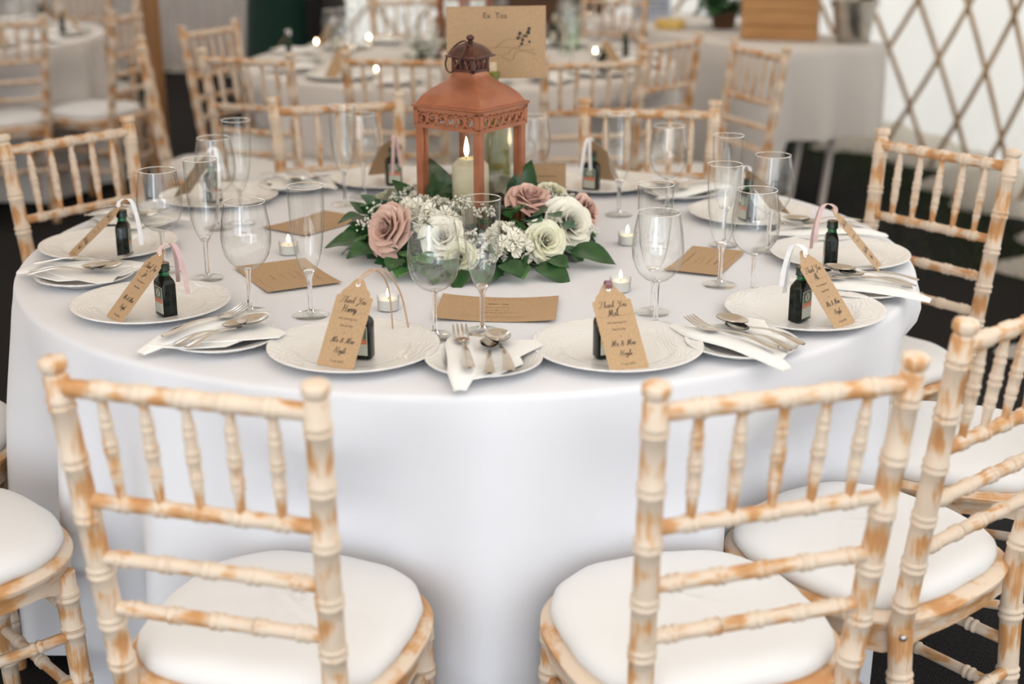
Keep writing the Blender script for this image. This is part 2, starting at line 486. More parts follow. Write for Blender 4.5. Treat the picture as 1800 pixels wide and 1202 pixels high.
# ------------------------------------------------------------------ lettering
GL = {
 'T': (.80, [[(.02, .82), (.15, 1.0), (.45, .92), (.85, 1.02)], [(.52, .93), (.42, .5), (.3, .05), (.1, 0), (.04, .15)]]),
 'h': (.42, [[(0, 0), (.1, .4), (.2, .95), (.14, 1), (.1, .8), (.05, 0)], [(.06, .25), (.2, .45), (.28, .38), (.26, .1), (.32, 0), (.42, .1)]]),
 'a': (.42, [[(.3, .4), (.15, .45), (.04, .2), (.1, .01), (.22, .08), (.32, .42), (.3, .08), (.36, 0), (.42, .1)]]),
 'n': (.45, [[(0, .35), (.08, .45), (.06, 0)], [(.07, .25), (.22, .45), (.3, .38), (.28, .1), (.35, 0), (.45, .1)]]),
 'k': (.45, [[(0, 0), (.1, .4), (.2, .95), (.14, 1), (.1, .8), (.05, 0)], [(.3, .45), (.08, .2), (.2, .25), (.3, .02), (.42, .1)]]),
 'Y': (.70, [[(.02, .85), (.12, 1), (.2, .7), (.3, .5), (.5, .7), (.62, 1), (.45, .3), (.25, -.35), (.1, -.3), (.3, -.05), (.62, .15)]]),
 'o': (.40, [[(.22, .45), (.05, .3), (.06, .05), (.2, 0), (.32, .2), (.28, .42), (.2, .45), (.3, .32), (.42, .38)]]),
 'u': (.45, [[(0, .35), (.07, .45), (.05, .1), (.12, 0), (.25, .12), (.32, .45), (.3, .08), (.36, 0), (.45, .1)]]),
 'M': (.95, [[(0, .05), (.1, 0), (.2, .4), (.3, 1), (.36, .4), (.38, .05), (.52, .5), (.68, 1), (.68, .4), (.74, 0), (.9, .1)]]),
 'r': (.35, [[(0, .1), (.1, .5), (.14, .4), (.25, .42), (.22, .1), (.28, 0), (.36, .1)]]),
 's': (.32, [[(0, .1), (.16, .5), (.24, .2), (.18, 0), (.05, .05)]]),
 '&': (.65, [[(.55, .1), (.3, .4), (.15, .7), (.3, .85), (.4, .65), (.1, .3), (.15, .02), (.35, .05), (.55, .4)]]),
 'H': (.85, [[(.1, .85), (.25, 1), (.22, .5), (.1, 0)], [(.7, 1), (.6, .5), (.55, .05), (.7, .05)], [(.1, .45), (.4, .55), (.65, .5)]]),
 'y': (.42, [[(0, .35), (.07, .45), (.06, .15), (.14, .05), (.26, .2), (.32, .45), (.25, -.2), (.12, -.4), (.05, -.25), (.42, .1)]]),
 'l': (.28, [[(0, .1), (.15, .6), (.22, .95), (.14, .98), (.08, .4), (.12, 0), (.28, .1)]]),
 'e': (.35, [[(0, .15), (.2, .28), (.24, .42), (.14, .46), (.05, .25), (.1, .02), (.2, 0), (.35, .12)]]),
 'J': (.60, [[(.15, .85), (.4, 1), (.35, .4), (.25, -.3), (.1, -.3), (.2, -.05), (.55, .15)]]),
 'A': (.55, [[(0, 0), (.25, .6), (.38, 1), (.42, .4), (.48, 0)], [(.12, .4), (.45, .42)]]),
 'i': (.20, [[(0, .35), (.06, .45), (.04, .05), (.12, 0), (.2, .1)], [(.08, .64), (.10, .70)]]),
 'd': (.45, [[(.28, .42), (.12, .45), (.03, .2), (.1, 0), (.24, .12), (.36, 1.0), (.3, .1), (.45, .08)]]),
 ' ': (.35, []),
}


def stroke_ribbon(mb, pts, w, z):
    p = [Vector((a, b_, 0)) for a, b_ in pts]
    vv, ff = [], []
    for i, q in enumerate(p):
        t = (p[min(i + 1, len(p) - 1)] - p[max(i - 1, 0)])
        if t.length < 1e-9: t = Vector((1, 0, 0))
        t.normalize()
        n = Vector((-t.y, t.x, 0)) * w / 2 * (0.65 + 0.7 * abs(t.y))
        vv += [(q.x + n.x, q.y + n.y, z), (q.x - n.x, q.y - n.y, z)]
    for i in range(len(p) - 1): ff.append((2 * i, 2 * i + 1, 2 * i + 3, 2 * i + 2))
    mb.add(vv, ff)


def script_text(mb, s, cx, y, h, w, z, slant=0.35):
    tot = sum(GL[c][0] for c in s) * h
    x = cx - tot / 2
    for c in s:
        adv, strokes = GL[c]
        for st in strokes:
            pp = smooth_path([(a + b_ * slant, b_, 0) for a, b_ in st], 4)
            stroke_ribbon(mb, [(x + q.x * h, y + q.y * h) for q in pp], w, z)
        x += adv * h


_fonts = {}


def font_text(mb, s, cx, y, h, z, shear=0.0, mat=None):
    """flat print in the built-in typeface"""
    key = (s, shear)
    if key not in _fonts:
        cu = bpy.data.curves.new('print', 'FONT')
        cu.body = s
        cu.size = 1.0
        cu.shear = shear
        cu.align_x = 'CENTER'
        cu.resolution_u = 2
        ob = bpy.data.objects.new('print', cu)
        COL.objects.link(ob)
        dg = bpy.context.evaluated_depsgraph_get()
        me = bpy.data.meshes.new_from_object(ob.evaluated_get(dg))
        _fonts[key] = ([v.co.copy() for v in me.vertices], [tuple(p.vertices) for p in me.polygons])
        bpy.data.objects.remove(ob); bpy.data.meshes.remove(me); bpy.data.curves.remove(cu)
    vv, ff = _fonts[key]
    mb.add([(cx + p.x * h, y + p.y * h, z) for p in vv], ff)


def dashes(mb, x0, x1, y, h, z, n, seed=0, fill=0.62):
    r = random.Random(seed)
    x = x0
    step = (x1 - x0) / n
    for i in range(n):
        w = step * fill * r.uniform(.6, 1.2)
        hh = h * r.uniform(.7, 1.2)
        mb.add([(x, y - hh / 2, z), (x + w, y - hh / 2, z), (x + w, y + hh / 2, z), (x, y + hh / 2, z)], [(0, 1, 2, 3)])
        x += step


# ------------------------------------------------------------------ the tent: floor, canvas wall, lattice
fl = MB()
fl.add([(-14, -9, 0), (10, -9, 0), (10, 14, 0), (-14, 14, 0)], [(0, 1, 2, 3)])
tag(fl.build('floor', M['floor'], smooth=False), kind='structure')

TC, TR = Vector((-2.7, 3.6, 0)), 5.15
A0, A1 = radians(-26), radians(206)


def wall_pt(a, z, r=0.0):
    return (TC.x + (TR + r) * cos(a), TC.y + (TR + r) * sin(a), z)


wl = MB()
na, nz_ = 200, 14
rows = []
for i in range(nz_ + 1):
    z = 2.1 * i / nz_
    row = []
    for j in range(na + 1):
        a = A0 + (A1 - A0) * j / na
        wob = 0.02 * sin(a * 41) * sin(z * 3) + 0.015 * sin(a * 97 + z * 2)
        row.append(wall_pt(a, z, 0.06 + wob))
    rows.append(row)
wl.rings(rows, close=False)
wall = tag(wl.build('wall_canvas', M['canvas']), kind='structure')
# loose skirt of the canvas that lies inward on the ground
sk = MB()
rows = []
for i in range(7):
    row = []
    for j in range(na * 2 + 1):
        a = A0 + (A1 - A0) * j / (na * 2)
        out = -(i / 6) * (0.20 + 0.12 * sin(a * 23) + 0.08 * sin(a * 57 + 1))
        z = 0.012 + 0.16 * (1 - i / 6) ** 2 + 0.02 * max(0, sin(a * 71 + i)) * (i < 6)
        row.append(wall_pt(a, z, 0.04 + out))
    rows.append(row)
sk.rings(rows, close=False)
sk.build('ground_skirt', M['canvas'], wall)
# conical canvas roof up to an open crown
rf_ = MB()
rf_.rings([[(TC.x + r * cos(2 * pi * j / 120), TC.y + r * sin(2 * pi * j / 120), z) for j in range(120)] for r, z in ((5.32, 2.02), (5.30, 2.12), (3.6, 2.75), (2.0, 3.3), (0.75, 3.7))])
tag(rf_.build('ceiling', M['rear_roof'], auto=60), kind='structure')
# added unseen front bay that cuts and softens the frontal light, open at its end
YE = -6.8
fb = MB()
fb.rings([[(x, y, z) for x, z in ((-6.2, 2.1), (-3.5, 2.75), (-0.8, 3.15), (1.6, 2.8), (3.9, 2.1))] for y in (1.2, -1.5, YE)], close=False)
tag(fb.build('ceiling_added_front', M['bay_canvas'], auto=60), kind='structure')
for nm_, xw in (('wall_added_left', -6.2), ('wall_added_right', 3.9)):
    fb = MB()
    fb.rings([[(xw + .03 * sin(y * 7), y, z) for y in [1.4 + (YE - 1.4) * q / 40 for q in range(41)]] for z in (0.0, .7, 1.4, 2.1)], close=False)
    tag(fb.build(nm_, M['canvas'], auto=60), kind='structure')
# added darker hanging, its taupe standing in for shade on the rear left wall
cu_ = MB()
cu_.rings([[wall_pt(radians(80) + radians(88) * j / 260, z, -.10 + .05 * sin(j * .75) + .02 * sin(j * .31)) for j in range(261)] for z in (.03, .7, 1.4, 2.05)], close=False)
cu_.build('shade_curtain', M['shade_curtain'], wall)
# lattice: each lath is a piece of the wall
pitch, rise = 0.53, 1.085
ztop = 2.0
k0 = int((A0 * TR - ztop / rise) / pitch) - 1
k1 = int((A1 * TR) / pitch) + 1
for layer, sgn in ((0.0, 1), (-0.016, -1)):
    for k in range(k0, k1 + 8):
        pts = []
        for i in range(15):
            z = 0.02 + (ztop - 0.02) * i / 14
            s = k * pitch + (sgn * z / rise) + (0 if sgn > 0 else 0.0)
            a = s / TR
            if A0 <= a <= A1: pts.append((a, z))
        if len(pts) < 3: continue
        mb = MB()
        rr = []
        for a, z in pts:
            ca, sa = cos(a), sin(a)
            c = Vector(wall_pt(a, z, layer))
            tdir = Vector((-sa * cos(atan2(rise, 1)) * sgn, ca * cos(atan2(rise, 1)) * sgn, sin(atan2(rise, 1))))
            nrm = Vector((ca, sa, 0))
            side = tdir.cross(nrm).normalized()
            rr.append([c + side * 0.013 + nrm * 0.006, c - side * 0.013 + nrm * 0.006, c - side * 0.013 - nrm * 0.006, c + side * 0.013 - nrm * 0.006])
        mb.rings(rr, True, True, True)
        mb.build('lattice_lath', M['lath'], wall, auto=30)

# ------------------------------------------------------------------ chairs
H_TOP = 0.935


def bamboo(p0, p1, r, rings, mb=None, ends=(1.0, 1.0), ring_r=None, seg=12, mid_swell=0.0, knob=False):
    """a turned pole with pairs of raised rings"""
    p0, p1 = Vector(p0), Vector(p1)
    Ln = (p1 - p0).length
    rr = ring_r or r * 1.22
    st = [(0.0, 0), (1.0, 0)]
    w = 0.0045 / Ln
    for t in rings:
        for c in (t - 1.25 * w, t + 1.25 * w):
            st += [(c - w, 0), (c - 0.45 * w, 1), (c + 0.45 * w, 1), (c + w, 0)]
    for i in range(1, 12): st.append((i / 12, 0))
    st = sorted(s for s in st if 0 <= s[0] <= 1)
    path, rad, wash = [], [], []
    for t, k in st:
        base = r * (ends[0] + (ends[1] - ends[0]) * t)
        if mid_swell:
            base *= 1 - mid_swell * (abs(2 * t - 1) ** 1.5)
        near = min([abs(t - q) for q in rings] + [1]) * Ln
        path.append(p0.lerp(p1, t)); rad.append(base * (rr / r) if k else base)
        wash.append(1.0 if near < 0.02 else 0.0)
    mb = mb or MB()
    if knob:
        d = (p1 - p0).normalized()
        for dz, k in ((0.002, 0.88), (0.006, 0.80), (0.009, 1.02), (0.0115, 1.12), (0.021, 1.13), (0.024, 1.04), (0.0255, 0.70)):
            path.append(p1 + d * dz); rad.append(r * ends[1] * k); wash.append(0.8)
    mb.tube(path, rad, seg, True, wash)
    return mb


def post_at(s, z):
    """centre of a back post at height z (s = -1 left, +1 right)"""
    if z >= 0.43:
        t = (z - 0.43) / (H_TOP - 0.43)
        return Vector((s * (0.156 + 0.020 * t), -0.186 - 0.070 * t, z))
    t = (0.43 - z) / 0.43
    return Vector((s * (0.156 - 0.004 * t), -0.186 - 0.030 * t, z))


def seat_r(th, hx=0.205, hy=0.205):
    n = 3.0 if sin(th) < 0 else 2.55
    c, s = abs(cos(th)), abs(sin(th))
    return 1.0 / (((c / hx) ** n + (s / hy) ** n) ** (1 / n))


def chair_parts():
    P = []
    rail_z = (0.890, 0.727, 0.640, 0.560)
    for s in (-1, 1):
        mb = MB()
        lo, hi = post_at(s, 0.43), post_at(s, H_TOP - 0.03)
        Ln = hi.z - lo.z
        bamboo(lo, hi, 0.0168, [(z - lo.z) / Ln for z in (0.868, 0.785, 0.705, 0.618, 0.538, 0.47)], mb, (1.06, 0.96), 0.0190, 14, knob=True)
        bamboo(post_at(s, 0.0), lo, 0.0178, [0.30, 0.55, 0.80], mb, (0.86, 1.04), 0.0205, 14)
        P.append(('back_post', mb.mesh('back_post', M['wood_z'], auto=50)))
    for i, z in enumerate(rail_z):
        a, b = post_at(-1, z), post_at(1, z)
        rg = [(k + 1) / 6 for k in range(5)] if i < 2 else [0.12, 0.31, 0.5, 0.69, 0.88]
        P.append(('back_rail', bamboo(a, b, 0.0106 if i else 0.0120, rg, None, ring_r=0.0128 if i else 0.0142, seg=12).mesh('back_rail', M['wood_x'], auto=50)))
    for k in range(5):
        t = (k + 1) / 6
        a = post_at(-1, rail_z[1]).lerp(post_at(1, rail_z[1]), t)
        b = post_at(-1, rail_z[0]).lerp(post_at(1, rail_z[0]), t)
        P.append(('spindle', bamboo(a, b, 0.0090, [0.30, 0.52, 0.74], None, ring_r=0.0104, seg=10, mid_swell=0.42).mesh('spindle', M['wood_z'], auto=50)))
    # seat frame: rounded ring with a scalloped lower edge
    mb = MB()
    prof = [(-0.036, 0.440), (-0.004, 0.440), (0.006, 0.432), (0.006, 0.424), (0.0, 0.418), (0.0, None), (-0.030, None), (-0.036, 0.440)]
    rr = []
    n = 72
    for off, z in prof:
        ring = []
        for j in range(n):
            th = 2 * pi * j / n
            r = seat_r(th) + off
            zz = z if z is not None else 0.398 - 0.022 * max(0.0, cos(4 * (th - pi / 4))) ** 2
            ring.append((r * cos(th), r * sin(th), zz))
        rr.append(ring)
    mb.rings(rr)
    P.append(('seat_frame', mb.mesh('seat_frame', M['wood_s'], auto=45)))
    mb = MB()
    rr = []
    for off, z in ((-0.030, 0.436), (-0.016, 0.440), (-0.011, 0.449), (-0.014, 0.461), (-0.026, 0.471), (-0.050, 0.478), (-0.09, 0.482), (-0.14, 0.484), (-0.185, 0.4845)):
        rr.append([((max(seat_r(t) + off, 0.012)) * cos(t) * (1 + .004 * sin(19 * t)), (max(seat_r(t) + off, 0.012)) * sin(t) + 0.004, z + .0012 * sin(11 * t + off * 90)) for t in [2 * pi * j / 72 for j in range(72)]])
    mb.rings(rr, True, True, True)
    P.append(('cushion', mb.mesh('cushion', M['cushion'], auto=60)))
    fl_ = []
    for s in (-1, 1):
        top, bot = Vector((s * 0.158, 0.150, 0.41)), Vector((s * 0.165, 0.172, 0))
        fl_.append((top, bot))
        P.append(('front_leg', bamboo(bot, top, 0.0180, [0.25, 0.5, 0.74, 0.9], None, (0.82, 1.05), 0.0208, 14).mesh('front_leg', M['wood_z'], auto=50)))
    for s in (-1, 1):
        for z in (0.20, 0.29):
            a = post_at(s, z); b = Vector((s * 0.1615, 0.161, z + 0.005))
            P.append(('stretcher', bamboo(a, b, 0.0098, [0.2, 0.5, 0.8], None, ring_r=0.0122, seg=10).mesh('stretcher', M['wood_y'], auto=50)))
    for z in (0.17, 0.33):
        P.append(('stretcher', bamboo((-0.161, 0.163, z), (0.161, 0.163, z), 0.0098, [0.2, 0.5, 0.8], None, ring_r=0.0122, seg=10).mesh('stretcher', M['wood_x'], auto=50)))
    a, b = post_at(-1, 0.24), post_at(1, 0.24)
    P.append(('stretcher', bamboo(a, b, 0.0098, [0.2, 0.5, 0.8], None, ring_r=0.0122, seg=10).mesh('stretcher', M['wood_x'], auto=50)))
    for s in (-1, 1):
        mb = MB()
        p = post_at(s, 0.42)
        mb.tube([(p.x + s * 0.012, p.y - 0.012, p.z), (p.x + s * 0.0155, p.y - 0.0155, p.z), (p.x + s * 0.017, p.y - 0.017, p.z)], [0.0055, 0.0055, 0.002], 10)
        P.append(('bolt', mb.mesh('bolt', M['bolt'])))
    return P


CHAIR = chair_parts()


def chair(x, y, deg, label, group):
    """seat centre (x, y), facing direction in degrees"""
    t = thing('chiavari_chair', label, 'chair', (x, y, 0), radians(deg - 90), group)
    for nm, me in CHAIR: link(nm, me, t)
    return t


def ang(nx, ny): return math.degrees(atan2(ny, nx))


G1 = 'limewashed chairs around the laid round table'
SEATS = [
    (-0.245, -1.046, ang(.26, .966), 'limewashed chair at front left, its back to the camera'),
    (0.352, -1.044, ang(-.303, .953), 'limewashed chair at front right, its back to the camera'),
    (0.672, -0.78, 130.5, 'limewashed chair at right cut by the frame, bolt on its post'),
    (0.96, -0.36, ang(-.95, .32), 'chair at right edge showing only its seat behind the post'),
    (0.885, 0.16, ang(-.78, -.62), 'limewashed chair at the right in front of the lattice wall'),
    (0.43, 0.67, ang(-.12, -.99), 'chair tucked in behind the table, right of the lantern'),
    (-0.312, 0.775, ang(.32, -.95), 'chair tucked in behind the table, left of the lantern'),
    (-0.785, 0.345, ang(.78, -.63), 'limewashed chair at the left, turned towards the lantern'),
    (-1.10, -0.31, ang(.96, .26), 'chair at left edge, only a sliver of seat in view'),
    (-0.865, -0.80, ang(.73, .68), 'chair at bottom left showing half its seat and a leg'),
]
for x, y, a, lab in SEATS: chair(x, y, a, lab, G1)


# ------------------------------------------------------------------ main table and its cloth
def table_base(name, label, x, y, r=0.905, group=None):
    t = thing(name, label, 'table', (x, y, 0), 0, group)
    mb = MB(); mb.lathe([(0.001, 0.722), (r, 0.722), (r, 0.750), (0.001, 0.750)], 64)
    mb.build('tabletop', M['tabletop'], t, auto=30)
    for i in range(4):
        a = pi / 4 + i * pi / 2
        mb = MB(); mb.tube([(0.42 * cos(a), 0.42 * sin(a), 0), (0.42 * cos(a), 0.42 * sin(a), 0.722)], 0.014, 10)
        mb.build('leg', M['steel_leg'], t)
    return t


def fold(a, s):
    """radial fold offset at angle a, s = 0 at the rim to 1 at the hem"""
    u = 9 * a + 0.9 * sin(3 * a) + 0.4 * s
    f1 = 1.25 - 2.2 * abs(sin(u)) ** 1.4 + 0.55 * sin(21 * a + 1.3 + 1.2 * sin(2 * a)) + 0.35 * sin(7 * a + 2.1)
    return f1


def cloth(name, label, cx, cy, seats, R=0.915, hem=0.03, amp=0.050, mat='cloth', group=None, nA=420, flare=0.004):
    mb = MB()
    rings = []
    for r in (0.02, 0.2, 0.45, 0.7, 0.82, 0.88): rings.append([(r * cos(2 * pi * j / nA), r * sin(2 * pi * j / nA), TABLE) for j in range(nA)])
    for k in range(5):
        t = pi / 2 * k / 4
        rings.append([((R - 0.012 + 0.012 * sin(t)) * cos(2 * pi * j / nA), (R - 0.012 + 0.012 * sin(t)) * sin(2 * pi * j / nA), TABLE - 0.012 + 0.012 * cos(t)) for j in range(nA)])
    nl = 30
    z0 = TABLE - 0.012
    for i in range(1, nl + 1):
        s = i / nl
        ring = []
        for j in range(nA):
            a = 2 * pi * j / nA
            hm = hem + 0.015 * sin(5 * a + 1)
            z = z0 + (hm - z0) * s
            r = R + 0.004 + flare * s + amp * (s ** 0.85) * fold(a, s)
            # a pushed-in seat presses the cloth inward
            for sx, sy, sa in seats:
                ux, uy = cos(a), sin(a)
                b = ux * sx + uy * sy
                d2 = sx * sx + sy * sy - b * b
                RS = 0.232
                if b > 0 and d2 < RS * RS:
                    lim = b - sqrt(RS * RS - d2)
                    edge = 1 - (sqrt(d2) / RS)
                    k = min(1, max(0, (0.70 - z) / 0.18))
                    k = k * k * (3 - 2 * k)
                    if lim < r: r = r + (lim - r) * k
            ring.append((r * cos(a), r * sin(a), z))
        rings.append(ring)
    # soften across neighbouring angles so that the dents read as cloth
    for q in range(11, len(rings)):
        ring = rings[q]
        rads = [hypot(p[0], p[1]) for p in ring]
        for _ in range(1): rads = [(rads[j - 2] + 2 * rads[j - 1] + 2 * rads[j] + 2 * rads[(j + 1) % nA] + rads[(j + 2) % nA]) / 8 for j in range(nA)]
        # keep clear of the seats after softening
        rings[q] = [(rads[j] * cos(2 * pi * j / nA), rads[j] * sin(2 * pi * j / nA), ring[j][2]) for j in range(nA)]
    mb.rings(rings, True, True, False)
    o = mb.build(name, M[mat], None, auto=70, loc=(cx, cy, 0))
    return tag(o, label, 'tablecloth', group)


table_base('round_table', 'large round folding table under the laid white cloth', 0, 0)
cloth('tablecloth', 'white floor-length tablecloth on the laid round table with lantern', 0, 0, [(x, y, a) for x, y, a, _ in SEATS])


# ------------------------------------------------------------------ tableware builders (meshes shared by copies)
def plate_mesh(R, name):
    k = R / 0.14
    p = [(0.001, 0.0045), (0.078 * k, 0.0045), (0.088 * k, 0.0065), (0.094 * k, 0.0105), (0.100 * k, 0.012), (0.132 * k, 0.0165), (0.138 * k, 0.0182),
         (0.140 * k, 0.0178), (0.1405 * k, 0.0165), (0.138 * k, 0.0145), (0.100 * k, 0.0065), (0.090 * k, 0.002), (0.086 * k, 0.0), (0.080 * k, 0.0), (0.078 * k, 0.002), (0.001, 0.002)]
    return MB().lathe(p, 72).mesh(name, M['plate'], auto=50)


PLATE = plate_mesh(0.141, 'dinner_plate')
SIDE = plate_mesh(0.094, 'side_plate')


def wine_meshes():
    bowl = MB().lathe([(0.0045, 0.080), (0.012, 0.0815), (0.022, 0.0865), (0.032, 0.096), (0.039, 0.108), (0.0432, 0.124), (0.0445, 0.139), (0.0440, 0.152), (0.0422, 0.167), (0.0396, 0.182), (0.0372, 0.195), (0.0362, 0.2015)], 40).mesh('bowl', M['glass'])
    rim = MB()
    rim.lathe([(0.0356, 0.2018), (0.0362, 0.2026), (0.0368, 0.2018), (0.0362, 0.2010), (0.0356, 0.2018)], 40)
    rim = rim.mesh('rim', M['stem'])
    stem = MB().lathe([(0.001, 0.0835), (0.006, 0.0825), (0.0065, 0.0795), (0.0048, 0.073), (0.0042, 0.06), (0.004, 0.035), (0.0042, 0.014), (0.0055, 0.008), (0.009, 0.0055), (0.001, 0.0045)], 16).mesh('stem', M['stem'])
    foot = MB().lathe([(0.001, 0.0058), (0.012, 0.0045), (0.030, 0.0022), (0.0345, 0.0016), (0.0350, 0.0010), (0.0345, 0.0003), (0.001, 0.0003)], 40).mesh('foot', M['foot_glass'], auto=60)
    return [('bowl', bowl), ('rim', rim), ('stem', stem), ('foot', foot)]


def flute_meshes():
    bowl = MB().lathe([(0.0045, 0.072), (0.008, 0.076), (0.014, 0.086), (0.0195, 0.100), (0.0240, 0.118), (0.0270, 0.138), (0.0290, 0.160), (0.0305, 0.185), (0.0315, 0.210), (0.0322, 0.2335)], 40).mesh('bowl', M['glass'])
    rim = MB().lathe([(0.0316, 0.2338), (0.0322, 0.2346), (0.0328, 0.2338), (0.0322, 0.2330), (0.0316, 0.2338)], 40).mesh('rim', M['stem'])
    tip = MB().lathe([(0.001, 0.0835), (0.006, 0.084), (0.0105, 0.0835), (0.0085, 0.0765), (0.0055, 0.070), (0.0045, 0.062), (0.0040, 0.040), (0.0042, 0.014), (0.0058, 0.008), (0.009, 0.0055), (0.001, 0.0045)], 16).mesh('stem', M['stem'])
    foot = MB().lathe([(0.001, 0.0058), (0.012, 0.0045), (0.029, 0.0022), (0.0325, 0.0016), (0.0330, 0.0010), (0.0325, 0.0003), (0.001, 0.0003)], 40).mesh('foot', M['foot_glass'], auto=60)
    return [('bowl', bowl), ('rim', rim), ('stem', tip), ('foot', foot)]


WINE, FLUTE = wine_meshes(), flute_meshes()


def rrect(hx, hy, c, n=3):
    pts = []
    for sx, sy, a0 in ((1, 1, 0), (-1, 1, 90), (-1, -1, 180), (1, -1, 270)):
        for k in range(n + 1):
            a = radians(a0 + 90 * k / n)
            pts.append((sx * (hx - c) + c * cos(a), sy * (hy - c) + c * sin(a)))
    return pts


def bottle_meshes():
    mb = MB()
    rr = []
    def ring(hx, hy, c, z): rr.append([(x, y, z) for x, y in rrect(hx, hy, c)])
    for hx, hy, c, z in ((.016, .0095, .003, .0), (.0195, .0125, .003, .0025), (.0195, .0125, .003, .060), (.0185, .0122, .005, .065), (.0135, .0105, .008, .071), (.0092, .0092, .0088, .0745)): ring(hx, hy, c, z)
    mb.rings(rr, True, True, True)
    body = mb.mesh('body', M['bottle_dark'], auto=35)
    neck = MB().lathe([(0.0090, 0.0730), (0.0088, 0.078), (0.0090, 0.0825), (0.001, 0.0825)], 20).mesh('neck', M['bottle_green'])
    cap = MB().lathe([(0.0095, 0.082), (0.0112, 0.0825), (0.0114, 0.084), (0.0108, 0.0850), (0.0108, 0.0955), (0.0098, 0.0965)], 20).mesh('cap', M['cap'], auto=40)
    top = MB().lathe([(0.0099, 0.0963), (0.0100, 0.0972), (0.001, 0.0975)], 20).mesh('cap_top', M['cap_top'], auto=40)
    out = [('body', body), ('neck', neck), ('cap', cap), ('cap_top', top)]
    labs = []
    for s in (1, -1):
        y = s * 0.0129
        def rect(x0, x1, z0, z1, d, mat, nm):
            m_ = MB()
            yy = y + s * d
            m_.box(((x0 + x1) / 2, yy, (z0 + z1) / 2), (x1 - x0, 0.0003, z1 - z0))
            return (nm, m_.mesh(nm, mat, smooth=False))
        lab = rect(-.0150, .0150, .008, .056, 0, M['label_cream'], 'label')
        sub = [rect(-.0138, .0138, .0350, .0548, .0002, M['label_green'], 'emblem_panel'),
               rect(-.0138, .0138, .0270, .0345, .0002, M['label_orange'], 'name_band'),
               rect(-.0138, .0138, .0092, .0265, .0002, M['label_pale'], 'lower_panel')]
        m_ = MB()
        n = 20
        cz = 0.0452
        disc = [(0.0075 * cos(2 * pi * i / n), y + s * 0.0006, cz + 0.0075 * sin(2 * pi * i / n)) for i in range(n)]
        m_.add(disc, [tuple(range(n))])
        em = ('emblem', m_.mesh('emblem', M['label_cream'], smooth=False))
        # stag head: face wedge, ears and branching antlers
        m_ = MB()
        def seg(pts, w):
            st = MB(); stroke_ribbon(st, pts, w, 0)
            m_.add([(-s * a, y + s * 0.0008, cz + b) for a, b, c in st.v], st.f)
        seg([(0, -.0055), (0, .0005)], .0030)
        seg([(-.0028, .0008), (.0028, .0008)], .0010)
        for e in (-1, 1):
            seg([(e * .0008, .0010), (e * .0030, .0030), (e * .0035, .0060)], .0008)
            seg([(e * .0030, .0030), (e * .0052, .0036)], .0007)
            seg([(e * .0018, .0020), (e * .0014, .0046)], .0007)
        st_ = ('stag_head', m_.mesh('stag_head', M['label_green'], smooth=False))
        m_ = MB(); tx = MB()
        font_text(tx, 'Jägermeister', 0, -0.0012, 0.0044, 0, 0.2)
        m_.add([(-s * a, y + s * 0.0006, 0.0305 + b) for a, b, c in tx.v], tx.f)
        nm_ = ('name_print', m_.mesh('name_print', M['label_cream'], smooth=False))
        labs.append((lab, sub + [em, st_, nm_]))
    # raised lettering up the narrow side
    sides = []
    for s in (1, -1):
        m_ = MB(); tx = MB()
        font_text(tx, 'JÄGERMEISTER', 0, -0.0026, 0.0072, 0)
        m_.add([(s * 0.01975, s * b, 0.031 + a) for a, b, c in tx.v], tx.f)
        sides.append(('raised_lettering', m_.mesh('raised_lettering', M['cap'], smooth=False)))
    return out, labs, sides


BOTTLE = bottle_meshes()


def bottle(x, y, z, rotz, label, full=True, group='miniature bottles on the plates'):
    t = thing('miniature_bottle', label, 'bottle', (x, y, z), rotz, group)
    for nm, me in BOTTLE[0]: link(nm, me, t)
    for (nm, me), subs in BOTTLE[1]:
        lo = link(nm, me, t)
        if full:
            for n2, m2 in subs: link(n2, m2, lo)
    if full:
        for nm, me in BOTTLE[2]: link(nm, me, t)
    return t


# gift tag: length along +y from its foot, printed side +z
TW, TL = 0.066, 0.150


def tag_outline():
    h = TW / 2
    half = [(h - 0.004, 0.0), (h - 0.001, 0.001), (h, 0.004), (h, 0.118), (h - 0.0015, 0.1205), (h - 0.006, 0.1215), (h - 0.0075, 0.126), (h - 0.0105, 0.1305), (h - 0.015, 0.134), (h - 0.019, 0.1395), (h - 0.0225, 0.1455), (h - 0.0265, 0.149), (0.003, TL)]
    return half + [(-x, y) for x, y in reversed(half)]


TAGMESH = MB().prism(tag_outline(), -0.0003, 0.0003).mesh('card', M['kraft'], smooth=False)


def tag_print(name):
    mb = MB()
    z = 0.0006
    script_text(mb, 'Thank You', -0.001, 0.1080, 0.0108, 0.00062, z)
    for x0 in range(30): mb.add([(-0.027 + x0 * 0.0018, 0.0925, z), (-0.0262 + x0 * 0.0018, 0.0925, z), (-0.0262 + x0 * 0.0018, 0.0930, z), (-0.027 + x0 * 0.0018, 0.0930, z)], [(0, 1, 2, 3)])
    font_text(mb, 'For sharing our', 0, 0.080, 0.0052, z)
    font_text(mb, 'Special day', 0, 0.0685, 0.0052, z)
    font_text(mb, 'xx', 0, 0.0575, 0.004, z)
    script_text(mb, 'Mr & Mrs', 0, 0.0415, 0.0098, 0.00075, z)
    script_text(mb, 'Hoyle', 0, 0.0245, 0.0095, 0.00075, z)
    font_text(mb, '17 July 2022', 0, 0.0090, 0.0050, z)
    pm = mb.mesh('print', M['ink'], smooth=False)
    mb = MB()
    if name:
        script_text(mb, name, -0.003, 0.0935, 0.0112, 0.00085, 0.0007, 0.12)
        return pm, mb.mesh('handwritten_name', M['pen'], smooth=False)
    return pm, None


